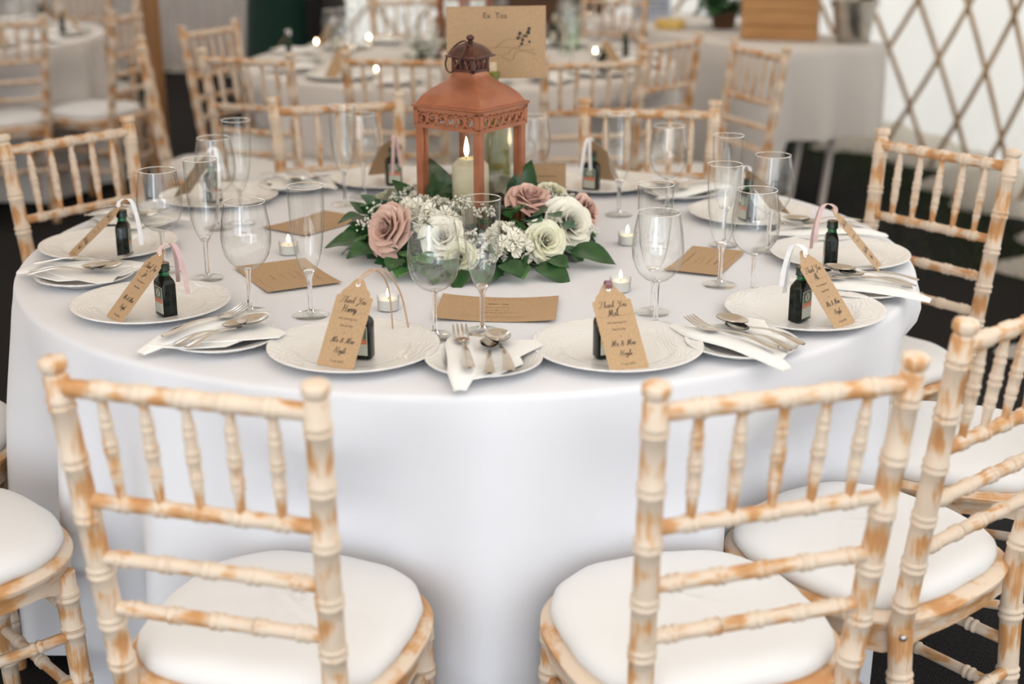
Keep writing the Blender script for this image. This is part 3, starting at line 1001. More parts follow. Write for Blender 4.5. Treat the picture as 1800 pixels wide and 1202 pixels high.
def strip(mb, path, width, side):
    path = smooth_path(path, 5)
    sd = Vector(side).normalized()
    vv, ff = [], []
    for p in path: vv += [p + sd * width / 2, p - sd * width / 2]
    for i in range(len(path) - 1): ff.append((2 * i, 2 * i + 1, 2 * i + 3, 2 * i + 2))
    mb.add(vv, ff)


def gift_tag(foot, top, outdir, label, name, ribbon, kind='tails', full=True):
    F_, T_ = Vector(foot), Vector(top)
    S = (T_ - F_).normalized()
    N0 = Vector((outdir[0], outdir[1], 0.6))
    W = Vector((S.y, -S.x, 0)).normalized()
    if W.cross(S).dot(N0) < 0: W = -W
    Nn = W.cross(S).normalized()
    mat = Matrix((W, S, Nn)).transposed().to_4x4()
    mat.translation = F_
    t = thing('gift_tag', label, 'gift tag', group='kraft gift tags on the plates', matrix=mat)
    link('card', TAGMESH, t)
    if full:
        pm, nm = tag_print(name)
        link('print', pm, t)
        if nm: link('handwritten_name', nm, t)
    mb = MB()
    mb.lathe([(0.0012, 0.0007), (0.0042, 0.0007)], 16, (0, TL - 0.010, 0))
    link('eyelet', mb.mesh('eyelet', M['ribbon_white'], smooth=False), t)
    # ribbon through the eyelet, its tails hanging on the inner side; built in world space, then brought into the tag's frame
    inv = mat.inverted()
    hole = mat @ Vector((0, TL - 0.010, 0.002))
    od = Vector((outdir[0], outdir[1], 0)).normalized()
    td = Vector((-od.y, od.x, 0))
    mb = MB()
    zt = hole.z
    if kind == 'tails':
        for k, e in enumerate((-1, 1)):
            drop = 0.060 + 0.018 * k
            pts = [hole, hole + Vector((0, 0, .010)) - od * .002, hole + Vector((0, 0, .016)) - od * .014, hole + Vector((0, 0, .010)) - od * (.026 + .002 * k) + td * e * .004,
                   hole - od * (.034 + .004 * k) + td * e * .008 + Vector((0, 0, -drop * .4)), hole - od * (.036 + .006 * k) + td * e * .012 + Vector((0, 0, -drop))]
            strip(mb, pts, 0.0085, Vector((1, 0.3 * e, 0.1)))
    elif kind == 'twine':
        for e in (-1, 1):
            pts = [hole, hole + Vector((.008 + .003 * e, .012, .010)), hole + Vector((.024 + .005 * e, .045, .012)), hole + Vector((.040 + .006 * e, .085, -.012)), hole + Vector((.050 + .010 * e, .115, -.055)), hole + Vector((.056 + .014 * e, .135, TABLE + .003 - hole.z))]
            mb.tube(smooth_path(pts, 5), 0.0016, 6)
    else:
        strip(mb, [hole, hole + Vector((0, 0, .008)) + od * .003, hole + Vector((0, 0, .013)) - od * .004, hole + Vector((0, 0, .004)) - od * .010, hole - od * .008 + Vector((0, 0, -.012))], 0.010, Vector((1, .2, 0)))
    mb.v = [tuple(inv @ Vector(p)) for p in mb.v]
    link('ribbon', mb.mesh('ribbon', M[ribbon]), t)
    return t


def fork_mesh():
    mb = MB()
    def zc(y):   # profile along the length (y from handle end 0 to tine tips 0.19)
        return 0.001 + 0.010 * sin(pi * min(1, y / 0.135)) ** 2 * 0.55 + (0.006 * ((y - 0.135) / 0.055) ** 2 if y > 0.135 else 0) - (0.004 * sin(pi * (y - 0.11) / 0.08) if 0.11 < y < 0.19 else 0)
    def hw(y):
        if y < 0.09: return 0.0098 - 0.0062 * (y / 0.09) ** 1.2 if y > 0.006 else 0.0098 * sqrt(max(0.05, y / 0.006))
        if y < 0.118: return 0.0036 - 0.0006 * (y - 0.09) / 0.028
        if y < 0.143: return 0.003 + 0.0105 * (sin(pi / 2 * (y - 0.118) / 0.025)) ** 1.3
        return 0.0128
    ys = [0, .002, .006, .02, .04, .06, .08, .09, .10, .11, .118, .123, .128, .133, .138, .143, .148]
    rr = []
    for y in ys:
        w, z = hw(y), zc(y)
        rr.append([(-w, y, z), (-w * .5, y, z + .0009), (w * .5, y, z + .0009), (w, y, z), (w * .5, y, z - .0009), (-w * .5, y, z - .0009)])
    mb.rings(rr, True, True, True)
    for k in range(4):
        x = (k - 1.5) * 0.0071
        rr = []
        for y in (.145, .155, .165, .175, .184, .190):
            w = 0.0021 * (1 if y < .18 else (.8 if y < .187 else .35)); z = zc(y)
            rr.append([(x - w, y, z + .0007), (x + w, y, z + .0007), (x + w, y, z - .0007), (x - w, y, z - .0007)])
        mb.rings(rr, True, True, True)
    return mb.mesh('fork', M['steel'], auto=45)


def spoon_mesh(L, bw, bl, nm):
    mb = MB()
    hl = L - bl
    ys = [0, .002, .006] + [hl * t for t in (.15, .3, .45, .6, .75, .88, 1.0, 1.06)]
    rr = []
    for y in ys:
        t = y / hl
        w = (0.0095 - 0.0062 * min(1, t / .7) ** 1.2) * (1 if y > .004 else .5 + y * 100) * (bw / .021) ** .5
        z = 0.001 + 0.0075 * sin(pi * min(1, t)) ** 1.3
        rr.append([(-w, y, z), (-w * .5, y, z + .001), (w * .5, y, z + .001), (w, y, z), (w * .5, y, z - .001), (-w * .5, y, z - .001)])
    mb.rings(rr, True, True, True)
    n = 28
    for side in (0, 1):
        rr = []
        for q in (1.0, .92, .75, .5, .25, .04):
            ring = []
            for j in range(n):
                a = 2 * pi * j / n
                x = bw * q * cos(a) * (1 + 0.12 * sin(a))
                y = hl + bl / 2 + bl / 2 * q * sin(a)
                z = 0.0085 - 0.0085 * (1 - q ** 2) - (0.0008 if side else 0)
                ring.append((x, y, z))
            rr.append(ring)
        mb.rings(rr, True, False, True)
    return mb.mesh(nm, M['steel'], auto=60)


FORK = fork_mesh()
SPOON = spoon_mesh(0.178, 0.021, 0.062, 'dessert_spoon')
TEASPOON = spoon_mesh(0.145, 0.0155, 0.048, 'teaspoon')


def napkin_mesh(seed=0):
    """folded napkin: a soft roll on the left, a flat fold with one loose corner on the right; +y points to the table centre"""
    r = random.Random(seed)
    mb = MB()
    rr = []
    for t in [i / 16 for i in range(17)]:
        y = -0.135 + 0.262 * t
        w = 0.024 * min(1, 0.40 + 2.8 * t, 0.30 + 3.2 * (1 - t))
        h = 0.008 * min(1, 0.35 + 3.0 * t, 0.35 + 3 * (1 - t))
        sag = 0.017 + 0.004 * sin(pi * t) - 0.006 * max(0, (0.18 - t) / 0.18)
        xc = -0.042 + 0.010 * t + 0.004 * sin(5 * t + seed)
        rr.append([(xc + w * cos(a) * (1.1 if sin(a) < 0 else 1), y, sag + h * (sin(a) if sin(a) > 0 else 0.55 * sin(a)) + .0012 * sin(3 * a + 9 * t)) for a in [2 * pi * k / 14 for k in range(14)]])
    mb.rings(rr, True, True, True)
    def sheet(poly, z0, z1, th):
        n = len(poly)
        v_ = [(x, y, z0 + (z1 - z0) * max(0, (x + .03) / .13)) for x, y in poly] + [(x, y, z0 + th + (z1 - z0) * max(0, (x + .03) / .13)) for x, y in poly]
        mb.add(v_, [tuple(reversed(range(n))), tuple(range(n, 2 * n))] + [(j, (j + 1) % n, n + (j + 1) % n, n + j) for j in range(n)])
    sheet([(-0.040, -0.118), (0.022, -0.085), (0.060, -0.040), (0.050, 0.050), (0.030, 0.078), (-0.034, 0.112)], 0.0165, 0.0175, 0.0028)
    sheet([(-0.030, -0.095), (0.040, -0.035), (0.098, 0.040), (0.088, 0.066), (0.020, 0.070), (-0.030, 0.095)], 0.0195, 0.0205, 0.0022)
    return mb.mesh('napkin', M['napkin'], auto=50)


NAPKINS = [napkin_mesh(0), napkin_mesh(2)]


def side_setting(x, y, deg_out, where, k, dr=0.0, twist=0.0):
    rz = radians(deg_out + 90 + twist)     # local +y points inward
    z = TABLE + 0.0005
    tag(link('side_plate', SIDE, None, (x, y, z), rz), 'white side plate under napkin and cutlery, ' + where, 'plate', 'side plates on the laid table')
    tag(link('napkin', NAPKINS[k % 2], None, (x, y, z), rz), 'white folded napkin on side plate, ' + where, 'napkin', 'napkins on the laid table')
    Rm = Matrix.Translation((x, y, z)) @ Matrix.Rotation(rz, 4, 'Z')
    for nm, me, px, py, pz, tw in (('fork', FORK, -0.026, -0.100, 0.0325, 3), ('teaspoon', TEASPOON, 0.004, -0.100, 0.0235, -3), ('dessert_spoon', SPOON, 0.036, -0.100, 0.0265, 4)):
        word = {'fork': 'steel four-tined fork', 'teaspoon': 'small steel teaspoon', 'dessert_spoon': 'larger steel dessert spoon'}[nm]
        o = link(nm, me, None, matrix=Rm @ Matrix.Translation((px, py, pz)) @ Matrix.Rotation(radians(tw), 4, 'Z') @ Matrix.Rotation(radians(1.5), 4, 'X'))
        tag(o, word + ' on the napkin ' + where, 'cutlery', nm.replace('_', ' ') + 's on the laid table')


def glass(kind, x, y, label, group=None, z=TABLE + 0.0008):
    parts = WINE if kind == 'wine' else FLUTE
    t = thing('wine_glass' if kind == 'wine' else 'champagne_flute', label, 'glass', (x, y, z), rnd.uniform(0, 6), group or ('wine glasses on the laid table' if kind == 'wine' else 'champagne flutes on the laid table'))
    for nm, me in parts: link(nm, me, t)
    return t


# plate centre, outward angle, bottle, tag foot, wine, flute, name, ribbon
PLACES = [
    ('at the front left place', (-0.168, -0.711), -103, (-0.152, -0.745), (-0.186, -0.822), (-0.040, -0.620), (0.040, -0.594), 'Harry', 'twine', 'twine', 'brown twine'),
    ('at the front right place', (0.263, -0.708), -71, (0.243, -0.742), (0.274, -0.832), (0.340, -0.562), (0.342, -0.480), 'Mel', 'ribbon_plum', 'loop', 'a small plum loop'),
    ('at the left place nearest the camera', (-0.559, -0.459), -141, (-0.519, -0.515), (-0.598, -0.572), (-0.378, -0.480), (-0.267, -0.498), 'Jo', 'ribbon_pink', 'tails', 'pink ribbon'),
    ('at the far left place', (-0.752, -0.030), -175, (-0.700, -0.100), (-0.800, -0.140), (-0.597, -0.197), (-0.501, -0.251), None, 'ribbon_white', 'tails', 'white ribbon'),
    ('at the back left place', (-0.615, 0.446), 144, (-0.621, 0.410), (-0.705, 0.450), (-0.560, 0.165), (-0.517, 0.205), None, 'ribbon_white', 'tails', 'white ribbon'),
    ('at the back place left of the lantern', (-0.230, 0.660), 109, (-0.207, 0.609), (-0.250, 0.700), (-0.270, 0.491), (-0.307, 0.408), None, 'ribbon_pink', 'tails', 'pink ribbon'),
    ('at the back place right of the lantern', (0.307, 0.610), 62, (0.287, 0.545), (0.335, 0.625), (0.139, 0.459), (0.075, 0.430), None, 'ribbon_white', 'tails', 'broad white ribbon'),
    ('at the right place furthest back', (0.637, 0.270), 24, (0.620, 0.215), (0.705, 0.270), (0.451, 0.323), (0.337, 0.294), None, 'ribbon_white', 'tails', 'white ribbon'),
    ('at the middle right place', (0.759, -0.105), -8, (0.720, -0.195), (0.812, -0.225), (0.625, -0.038), (0.539, 0.010), None, 'ribbon_pink', 'tails', 'pink ribbon'),
    ('at the right place nearest the camera', (0.611, -0.498), -40, (0.593, -0.543), (0.660, -0.605), (0.537, -0.378), (0.488, -0.300), 'Ali', 'ribbon_white', 'tails', 'white ribbon'),
]
for i, (where, pc, a, bt, tf, wn, ft, nm, rb, rk, rtxt) in enumerate(PLACES):
    z = TABLE + 0.0005
    tag(link('dinner_plate', PLATE, None, (pc[0], pc[1], z), rnd.uniform(0, 6)), 'white dinner plate with embossed rim ' + where, 'plate', 'dinner plates on the laid table')
    od = (cos(radians(a)), sin(radians(a)))
    zb = z + 0.0050
    bottle(bt[0], bt[1], zb, radians(a - 90), 'tiny dark herbal liqueur bottle ' + where)
    # the tag leans from the plate's rim against the bottle's cap
    hf = Vector((tf[0], tf[1], zb + 0.009))
    d = Vector((bt[0] - tf[0], bt[1] - tf[1], 0))
    dl = d.length
    hz = sqrt(max(TL * TL - (dl + 0.004) ** 2, 0.0036))
    tp = hf + d.normalized() * (dl + 0.004) + Vector((0, 0, hz))
    rd = Vector((bt[0] - tf[0], bt[1] - tf[1]))
    gift_tag(hf, tp, od, 'kraft tag with %s %s' % (rtxt, where), nm, rb, rk, True)
    glass('wine', wn[0], wn[1], 'empty wine glass ' + where)
    glass('flute', ft[0], ft[1], 'empty champagne flute ' + where)

SIDES = [
    (0.046, -0.777, -88, 'between the two front places'),
    (-0.394, -0.660, -128, 'at front left beside the chair back'),
    (0.470, -0.690, -52, 'at front right beside the chair back'),
    (0.745, -0.350, -20, 'at right edge between two right places'),
    (-0.733, -0.272, -168, 'at left edge between two left places'),
    (-0.754, 0.181, 166, 'at far left behind the wine glass'),
    (-0.450, 0.585, 128, 'at back left before a tucked chair'),
    (0.507, 0.500, 44, 'at back right behind the flutes'),
    (0.758, 0.086, 6, 'at far right before the lattice'),
    (0.045, 0.700, 88, 'hidden behind the copper lantern'),
]
for k, (x, y, a, w) in enumerate(SIDES): side_setting(x, y, a, w, k, twist=rnd.uniform(-6, 6))


# ------------------------------------------------------------------ menu cards
def sheet_card(name, label, cx, cy, deg, w, h, bend, seed, lift=0.0, heading=None):
    t = thing(name, label, 'menu card', (cx, cy, TABLE + 0.0012), radians(deg), 'kraft menu cards on the laid table')
    def zf(x, y): return lift * (y / h + .5) ** 2 + bend * (2 * x / w) ** 2
    nx = 14
    top, bot = [], []
    mb = MB()
    rings = []
    for i in range(nx + 1):
        x = -w / 2 + w * i / nx
        rings.append([(x, -h / 2, zf(x, -h / 2)), (x, 0, zf(x, 0)), (x, h / 2, zf(x, h / 2)), (x, h / 2, zf(x, h / 2) + .0007), (x, 0, zf(x, 0) + .0007), (x, -h / 2, zf(x, -h / 2) + .0007)])
    mb.rings(rings, True, True, True)
    mb.build('sheet', M['kraft'], t, auto=30)
    pm = MB()
    dashes(pm, -w * .44, w * .44, h * .40, 0.0012, 0, 16, seed, .45)
    dashes(pm, -w * .09, w * .09, h * .20, 0.0030, 0, 3, seed + 1, .8)
    for k, yy in enumerate((.06, -.06, -.16)): dashes(pm, -w * (.10 + .02 * k), w * (.10 + .02 * k), h * yy, 0.0018, 0, 7, seed + 2 + k)
    dashes(pm, -w * .30, w * .26, -h * .33, 0.0022, 0, 22, seed + 6)
    pm.v = [(x, y, zf(x, y) + .0011) for x, y, _ in pm.v]
    link('print', pm.mesh('print', M['faint_ink'], smooth=False), t)['kind'] = 'stuff'
    return t


sheet_card('menu_card', 'curled kraft menu card lying in front of the flowers', 0.065, -0.463, -4, 0.215, 0.150, 0.006, 1)
sheet_card('menu_card', 'kraft menu card lying left of the flowers near the camera', -0.348, -0.238, 118, 0.205, 0.148, 0.004, 2)
sheet_card('menu_card', 'kraft menu card lying further back left beside a tealight', -0.352, 0.205, 55, 0.205, 0.130, 0.003, 3)
sheet_card('menu_card', 'kraft menu card lying right of the flowers behind a flute', 0.482, -0.130, -113, 0.205, 0.112, 0.004, 4)

# small kraft card standing behind the flowers
t = thing('table_card', 'small dark kraft card standing upright behind the flowers', 'card', (0.165, 0.315, TABLE + 0.001), radians(-2))
mb = MB()
for s in (1, -1):
    prof = [(0, 0.115), (s * 0.030, 0.0)]
    mb.add([(-0.05, -0.000, 0.115), (0.05, -0.000, 0.115), (0.05, s * 0.03, 0), (-0.05, s * 0.03, 0), (-0.05, -s * 0.0008, 0.1142), (0.05, -s * 0.0008, 0.1142), (0.05, s * 0.0292, 0), (-0.05, s * 0.0292, 0)],
           [(0, 1, 2, 3), (4, 7, 6, 5), (0, 4, 5, 1), (1, 5, 6, 2), (3, 2, 6, 7), (0, 3, 7, 4)])
mb.build('folded_card', M['kraft'], t, smooth=False)
pm = MB()
dashes(pm, -0.035, 0.035, 0.062, 0.011, 0, 6, 5, .72)
dashes(pm, -0.030, 0.030, 0.088, 0.002, 0, 9, 6)
pm.v = [(x, -(0.115 - y) * 0.03 / 0.115 - 0.0008, y) for x, y, _ in pm.v]
link('print', pm.mesh('print', M['ink'], smooth=False), t)


# ------------------------------------------------------------------ tealights
def tealight_meshes(fl):
    cup = MB().lathe([(0.0185, 0.0008), (0.0195, 0.002), (0.0205, 0.026), (0.0205, 0.0265), (0.0198, 0.026), (0.0190, 0.003)], 28).mesh('cup', M['glass'])
    wax = MB().lathe([(0.001, 0.002), (0.0180, 0.002), (0.0190, 0.0190), (0.0182, 0.0202), (0.010, 0.0196), (0.001, 0.0194)], 28).mesh('wax', M['white_wax'], auto=50)
    wick = MB().tube([(0, 0, 0.019), (0.0004, 0, 0.0235), (0.0012, 0, 0.0265)], 0.0006, 6).mesh('wick', M['wick'])
    flm = MB().lathe([(0.0004, 0.024), (0.0026, 0.0265), (0.0035, 0.0295), (0.0030, 0.0335), (0.0016, 0.038), (0.0003, 0.0415)], 12).mesh('flame', M[fl])
    return [('cup', cup), ('wax', wax), ('wick', wick), ('flame', flm)]


TEA, TEA_FAR = tealight_meshes('flame'), tealight_meshes('flame_far')


def tealight(x, y, label, group, parts=TEA):
    t = thing('tealight', label, 'candle', (x, y, TABLE + 0.0006), 0, group)
    for nm, me in parts: link(nm, me, t)


tealight(-0.132, -0.462, 'lit tealight in glass cup in front of the pink rose', 'tealights on the laid table')
tealight(-0.371, -0.062, 'lit tealight behind the flute at the left', 'tealights on the laid table')
tealight(0.295, -0.340, 'lit tealight above the front right gift tag', 'tealights on the laid table')
tealight(0.336, 0.020, 'lit tealight right of the flowers, further back', 'tealights on the laid table')


# ------------------------------------------------------------------ copper lantern
def make_lantern(x, y, rot, label):
    t = thing('lantern', label, 'lantern', (x, y, TABLE + 0.001), rot)
    h = 0.081
    mb = MB(); mb.box((0, 0, 0.008), (0.176, 0.176, 0.016)); mb.box((0, 0, 0.020), (0.165, 0.165, 0.010))
    mb.build('base', M['copper'], t, smooth=False)
    pt = h - 0.0075
    for sx in (-1, 1):
        for sy in (-1, 1):
            mb = MB(); mb.box((sx * pt, sy * pt, 0.1495), (0.0155, 0.0155, 0.251)); mb.box((sx * (pt - .006), sy * (pt - .006), 0.1495), (0.009, 0.009, 0.251))
            mb.build('corner_post', M['copper'], t, smooth=False)
    for k in range(4):
        R = Matrix.Rotation(k * pi / 2, 4, 'Z')
        mb = MB(); mb.box((0, -(h - 0.010), 0.140), (0.132, 0.0018, 0.232), None)
        mb.v = [tuple(R @ Vector(p)) for p in mb.v]
        mb.build('glass_pane', M['pane'], t, smooth=False)
        fz = MB()
        y0 = -h - 0.001
        fz.box((0, y0, 0.258), (0.166, 0.006, 0.008)); fz.box((0, y0, 0.294), (0.168, 0.006, 0.011))
        for sx in (-1, 1): fz.box((sx * 0.0775, y0, 0.276), (0.011, 0.006, 0.034))
        nsc = 6
        for i in range(nsc):
            cx = -0.072 + 0.144 * (i + .5) / nsc
            ring = [(cx + 0.0128 * cos(a), y0, 0.2755 + 0.0128 * sin(a)) for a in [2 * pi * q / 18 for q in range(19)]]
            fz.tube(ring, 0.0022, 6)
            sp = []
            for q in range(16):
                a = -2.2 + q * 0.42
                r = 0.0115 * (1 - q / 18) + .001
                sp.append((cx + r * cos(a), y0, 0.2755 + r * sin(a)))
            fz.tube(sp, [0.0018 + 0.0016 * sin(pi * q / 15) for q in range(16)], 6)
        fz.v = [tuple(R @ Vector(p)) for p in fz.v]
        fz.build('scroll_frieze', M['copper'], t, auto=40)
    mb = MB()
    rr = []
    for hw, z in ((0.088, 0.2960), (0.0895, 0.2984), (0.0895, 0.3007), (0.083, 0.3019), (0.080, 0.3062), (0.0755, 0.3139), (0.069, 0.3221), (0.060, 0.3303), (0.050, 0.3373), (0.0405, 0.3443), (0.033, 0.3514), (0.028, 0.3584), (0.0265, 0.3646)):
        c = min(0.004, hw * .1)
        rr.append([(a, b, z) for a, b in rrect(hw, hw, c, 1)])
    mb.rings(rr, True, True, True)
    rf = mb.build('roof', M['copper'], t, auto=32)
    dr = MB()
    dr.box((0, 0, 0.3665), (0.055, 0.055, 0.005)); dr.box((0, 0, 0.3923), (0.055, 0.055, 0.005)); dr.box((0, 0, 0.3794), (0.036, 0.036, 0.032))
    for k in range(4):
        R = Matrix.Rotation(k * pi / 2, 4, 'Z')
        sub = MB()
        sub.box((0.0245, -0.0245, 0.3794), (0.006, 0.006, 0.034))
        for i in range(3):
            cx = -0.015 + 0.015 * i
            sub.tube([(cx + 0.0062 * cos(a), -0.0255, 0.3794 + 0.012 * sin(a)) for a in [2 * pi * q / 14 for q in range(15)]], 0.0016, 5)
            sub.tube([(cx - 0.005, -0.0255, 0.3692), (cx + 0.005, -0.0255, 0.3895)], 0.0014, 5)
        sub.v = [tuple(R @ Vector(p)) for p in sub.v]
        dr.add(sub.v, sub.f)
    dr.build('pierced_drum', M['bronze'], t, auto=35)
    mb = MB()
    rr = []
    for hw, z in ((0.034, 0.3926), (0.040, 0.3943), (0.040, 0.3973), (0.0345, 0.3989), (0.032, 0.4028), (0.029, 0.4075), (0.0245, 0.4129), (0.0175, 0.4176), (0.010, 0.4207), (0.006, 0.4223)):
        rr.append([(a, b, z) for a, b in rrect(hw, hw, hw * .25, 2)])
    mb.rings(rr, True, True, True)
    mb.build('cap', M['bronze'], t, auto=32)
    mb = MB(); mb.lathe([(0.006, 0.4207), (0.0065, 0.4238), (0.0045, 0.4254), (0.0075, 0.4282), (0.0085, 0.4316), (0.0070, 0.4351), (0.003, 0.4371), (0.0004, 0.4375)], 18)
    mb.build('finial', M['bronze'], t)
    # ring handle hanging over one side
    mb = MB()
    base = Vector((0, 0, 0.4254))
    dirv = Vector((-0.62, 0.3833, 0)).normalized()
    pts = []
    for q in range(25):
        a = 2 * pi * q / 24
        u = 0.036 * (1 - cos(a))
        s = 0.034 * sin(a)
        pp = base + dirv * (0.012 + 0.034 * sin(min(u / .072, 1) * pi / 2)) + Vector((-dirv.y, dirv.x, 0)) * s + Vector((0, 0, -u * 0.86))
        pts.append(pp)
    mb.tube(pts, 0.0021, 8, False)
    mb.build('ring_handle', M['bronze'], t)
    mb = MB(); mb.tube([(-h - .008 + 0.007 * cos(a), h - .004, 0.105 + 0.007 * sin(a)) for a in [2 * pi * q / 16 for q in range(17)]], 0.0013, 6)
    mb.build('latch_ring', M['bronze'], t)
    return t


make_lantern(0.006, 0.020, radians(55), 'copper-painted metal lantern with scroll frieze amid the flowers')

t = thing('pillar_candle', 'lit ivory pillar candle inside the copper lantern', 'candle', (0.004, 0.018, TABLE + 0.026))
mb = MB(); mb.lathe([(0.001, 0), (0.0375, 0), (0.0385, 0.003), (0.0385, 0.140), (0.0375, 0.146), (0.034, 0.150), (0.026, 0.158), (0.018, 0.1605), (0.008, 0.158), (0.001, 0.157)], 40)
mb.build('wax', M['wax'], t, auto=50)
MB().tube([(-.008, 0, 0.156), (-.0085, 0, 0.164), (-.0075, 0, 0.171)], 0.0010, 6).build('wick', M['wick'], t)
mb = MB(); mb.lathe([(0.0004, 0.162), (0.0035, 0.167), (0.0052, 0.174), (0.0046, 0.184), (0.0026, 0.195), (0.0003, 0.205)], 14, (-.008, 0, 0)); mb.build('flame', M['flame'], t)

# tall wine bottle behind the lantern whose slotted cork carries the table card
bx, by = 0.048, 0.225
t = thing('wine_bottle', 'olive green wine bottle behind the lantern holding a card', 'bottle', (bx, by, TABLE + 0.001))
mb = MB(); mb.lathe([(0.001, 0.004), (0.030, 0.0), (0.0365, 0.004), (0.038, 0.012), (0.038, 0.150), (0.0365, 0.175), (0.031, 0.205), (0.023, 0.240), (0.0165, 0.275), (0.0140, 0.305), (0.0138, 0.325), (0.0155, 0.326), (0.0155, 0.336), (0.0135, 0.338), (0.010, 0.338)], 36)
mb.build('body', M['olive_glass'], t)
for s in (-1, 1):
    mb = MB(); mb.rings([[(0.0098 * cos(a), s * (0.0006 + 0.0085 * sin(a)), z) for a in [pi * q / 10 for q in range(11)]] for z in (0.320, 0.358)], True, True, True)
    mb.build('cork_half', M['cork'], t, auto=40)
t = thing('name_card', 'large kraft card with printed name held up behind lantern', 'card', (bx + 0.008, by, TABLE + 0.340), radians(-1.5))
mb = MB(); rr = []
for i in range(9):
    x = -0.108 + 0.216 * i / 8
    yb = 0.004 * (x / .108) ** 2 * (1 if abs(x) > .01 else 0)
    rr.append([(x, yb - .0004, -0.018 + .002 * i / 8), (x, yb - .0004, 0.136 + .003 * i / 8), (x, yb + .0004, 0.136 + .003 * i / 8), (x, yb + .0004, -0.018 + .002 * i / 8)])
mb.rings(rr, True, True, True); mb.build('card', M['kraft'], t, auto=30)
pm, br = MB(), MB()
font_text(br, 'Ex  Tos', -0.002, 0.112, 0.017, 0)
tw = MB()
for pts in ([(-.075, .044), (-.02, .048), (.03, .050), (.09, .034)], [(.0, .050), (.025, .068), (.045, .067), (.062, .074)], [(-.01, .036), (.02, .034), (.040, .050), (.070, .056)], [(.01, .030), (.035, .022), (.045, .040), (.085, .046)]):
    stroke_ribbon(pm, [(q.x, q.y) for q in smooth_path([(a, b, 0) for a, b in pts], 6)], 0.0009, 0)
for a, b, r_ in ((.052, .080, .004), (.058, .066, .0035), (.048, .070, .004), (.072, .090, .004), (.070, .082, .0045), (.066, .074, .003), (.056, .058, .0035), (.073, .062, .003), (.060, .075, .0025)):
    br.lathe([(0.0005, 0), (r_, 0)], 9, (a, b, 0))
stroke_ribbon(br, [(.050, .048), (.058, .066), (.072, .092)], 0.001, 0)
stroke_ribbon(br, [(.058, .066), (.048, .078)], 0.001, 0)
for src, nm, mt in ((pm, 'print', 'faint_ink'), (br, 'name_and_blossom', 'ink')):
    src.v = [(x, 0.004 * (x / .108) ** 2 - .0010, y) for x, y, _ in src.v]
    link(nm, src.mesh(nm, M[mt], smooth=False), t)


# ------------------------------------------------------------------ flowers round the lantern
def leaf_mesh(L, W, droop, cup, nm, mat, tip=1.6, teeth=0):
    mb = MB()
    nu, nv = 9, 4
    rr = []
    for i in range(nu + 1):
        t = i / nu
        w = W / 2 * (sin(pi * min(1, t ** 0.8)) ** 0.8) * (1 - 0.25 * t ** tip) + 0.0004
        row = []
        for j in range(-nv, nv + 1):
            s = j / nv
            row.append((L * t + .006, w * s, -droop * L * t * t + cup * abs(s) * w + .0012 * sin(9 * t + s * 2)))
        rr.append(row)
    mb.rings(rr, close=False)
    mb.tube([(-.012, 0, -.001), (0.004, 0, 0), (.008, 0, 0)], .0011, 5)
    return mb.mesh(nm, mat, auto=60)


LEAVES = [leaf_mesh(.056, .044, .22, .22, 'leaf', M['leaf'], 3.0), leaf_mesh(.048, .040, .15, .25, 'leaf', M['leaf_mid'], 3.0), leaf_mesh(.034, .038, .1, .2, 'leaf', M['leaf_grey'], .6),
          leaf_mesh(.066, .048, .32, .2, 'leaf', M['leaf'], 2.4), leaf_mesh(.040, .040, .2, .2, 'leaf', M['leaf'], .7)]


def frame(pos, fwd, up=(0, 0, 1), scale=1.0):
    f = Vector(fwd).normalized(); u = Vector(up)
    s = u.cross(f)
    if s.length < 1e-4: s = Vector((0, 1, 0)).cross(f)
    s.normalize(); u = f.cross(s)
    m_ = Matrix((f, s, u)).transposed().to_4x4()
    m_ = m_ @ Matrix.Scale(scale, 4)
    m_.translation = Vector(pos)
    return m_


PETALS = {}


def petal(layer, k, n, mat):
    key = (layer, k, mat)
    if key in PETALS: return PETALS[key]
    r0, r1, h0, h1, half, curl = [(.003, .0065, .004, .043, 1.5, .000), (.005, .0125, .002, .0435, 1.2, .0015), (.008, .0195, .0, .042, 1.0, .004), (.011, .028, -.002, .038, .85, .007), (.014, .036, -.005, .031, .74, .010), (.016, .042, -.008, .019, .66, .010)][layer]
    rr_ = random.Random(k * 7 + layer)
    a0 = 2 * pi * k / n + layer * 0.7 + rr_.uniform(-.12, .12)
    mb = MB(); rows = []
    hj = rr_.uniform(-.004, .002)
    tw = rr_.uniform(.10, .22)
    for i in range(9):
        t = i / 8
        row = []
        for j in range(-5, 6):
            s = j / 5
            w = half * (0.5 + 0.5 * sin(pi * (0.10 + 0.55 * t)))
            a = a0 + s * w + tw * t
            lip = max(0, t - .72) / .28
            r = r0 + (r1 - r0) * t ** 1.4 + curl * lip ** 1.5 + (.0022 + .0006 * layer) * s * t
            z = h0 + (h1 + hj - h0) * t ** .9 - curl * .55 * lip ** 2 - .009 * t * abs(s) ** 3 + .0008 * sin(6 * s + k) * t
            row.append((r * cos(a), r * sin(a), z))
        rows.append(row)
    mb.rings(rows, close=False)
    PETALS[key] = mb.mesh('petal', M[mat])
    return PETALS[key]


def rose(parent, pos, facing, radius, mat, label):
    f = Vector(facing).normalized()
    m_ = Matrix.Translation(Vector(pos)) @ f.to_track_quat('Z', 'Y').to_matrix().to_4x4() @ Matrix.Scale(radius / .045, 4)
    r = link('rose', None, parent, matrix=m_)
    r['label'] = label
    for layer, n in ((0, 3), (1, 4), (2, 5), (3, 5), (4, 6), (5, 6)):
        for k in range(n): link('petal', petal(layer, k, n, mat), r)
    return r


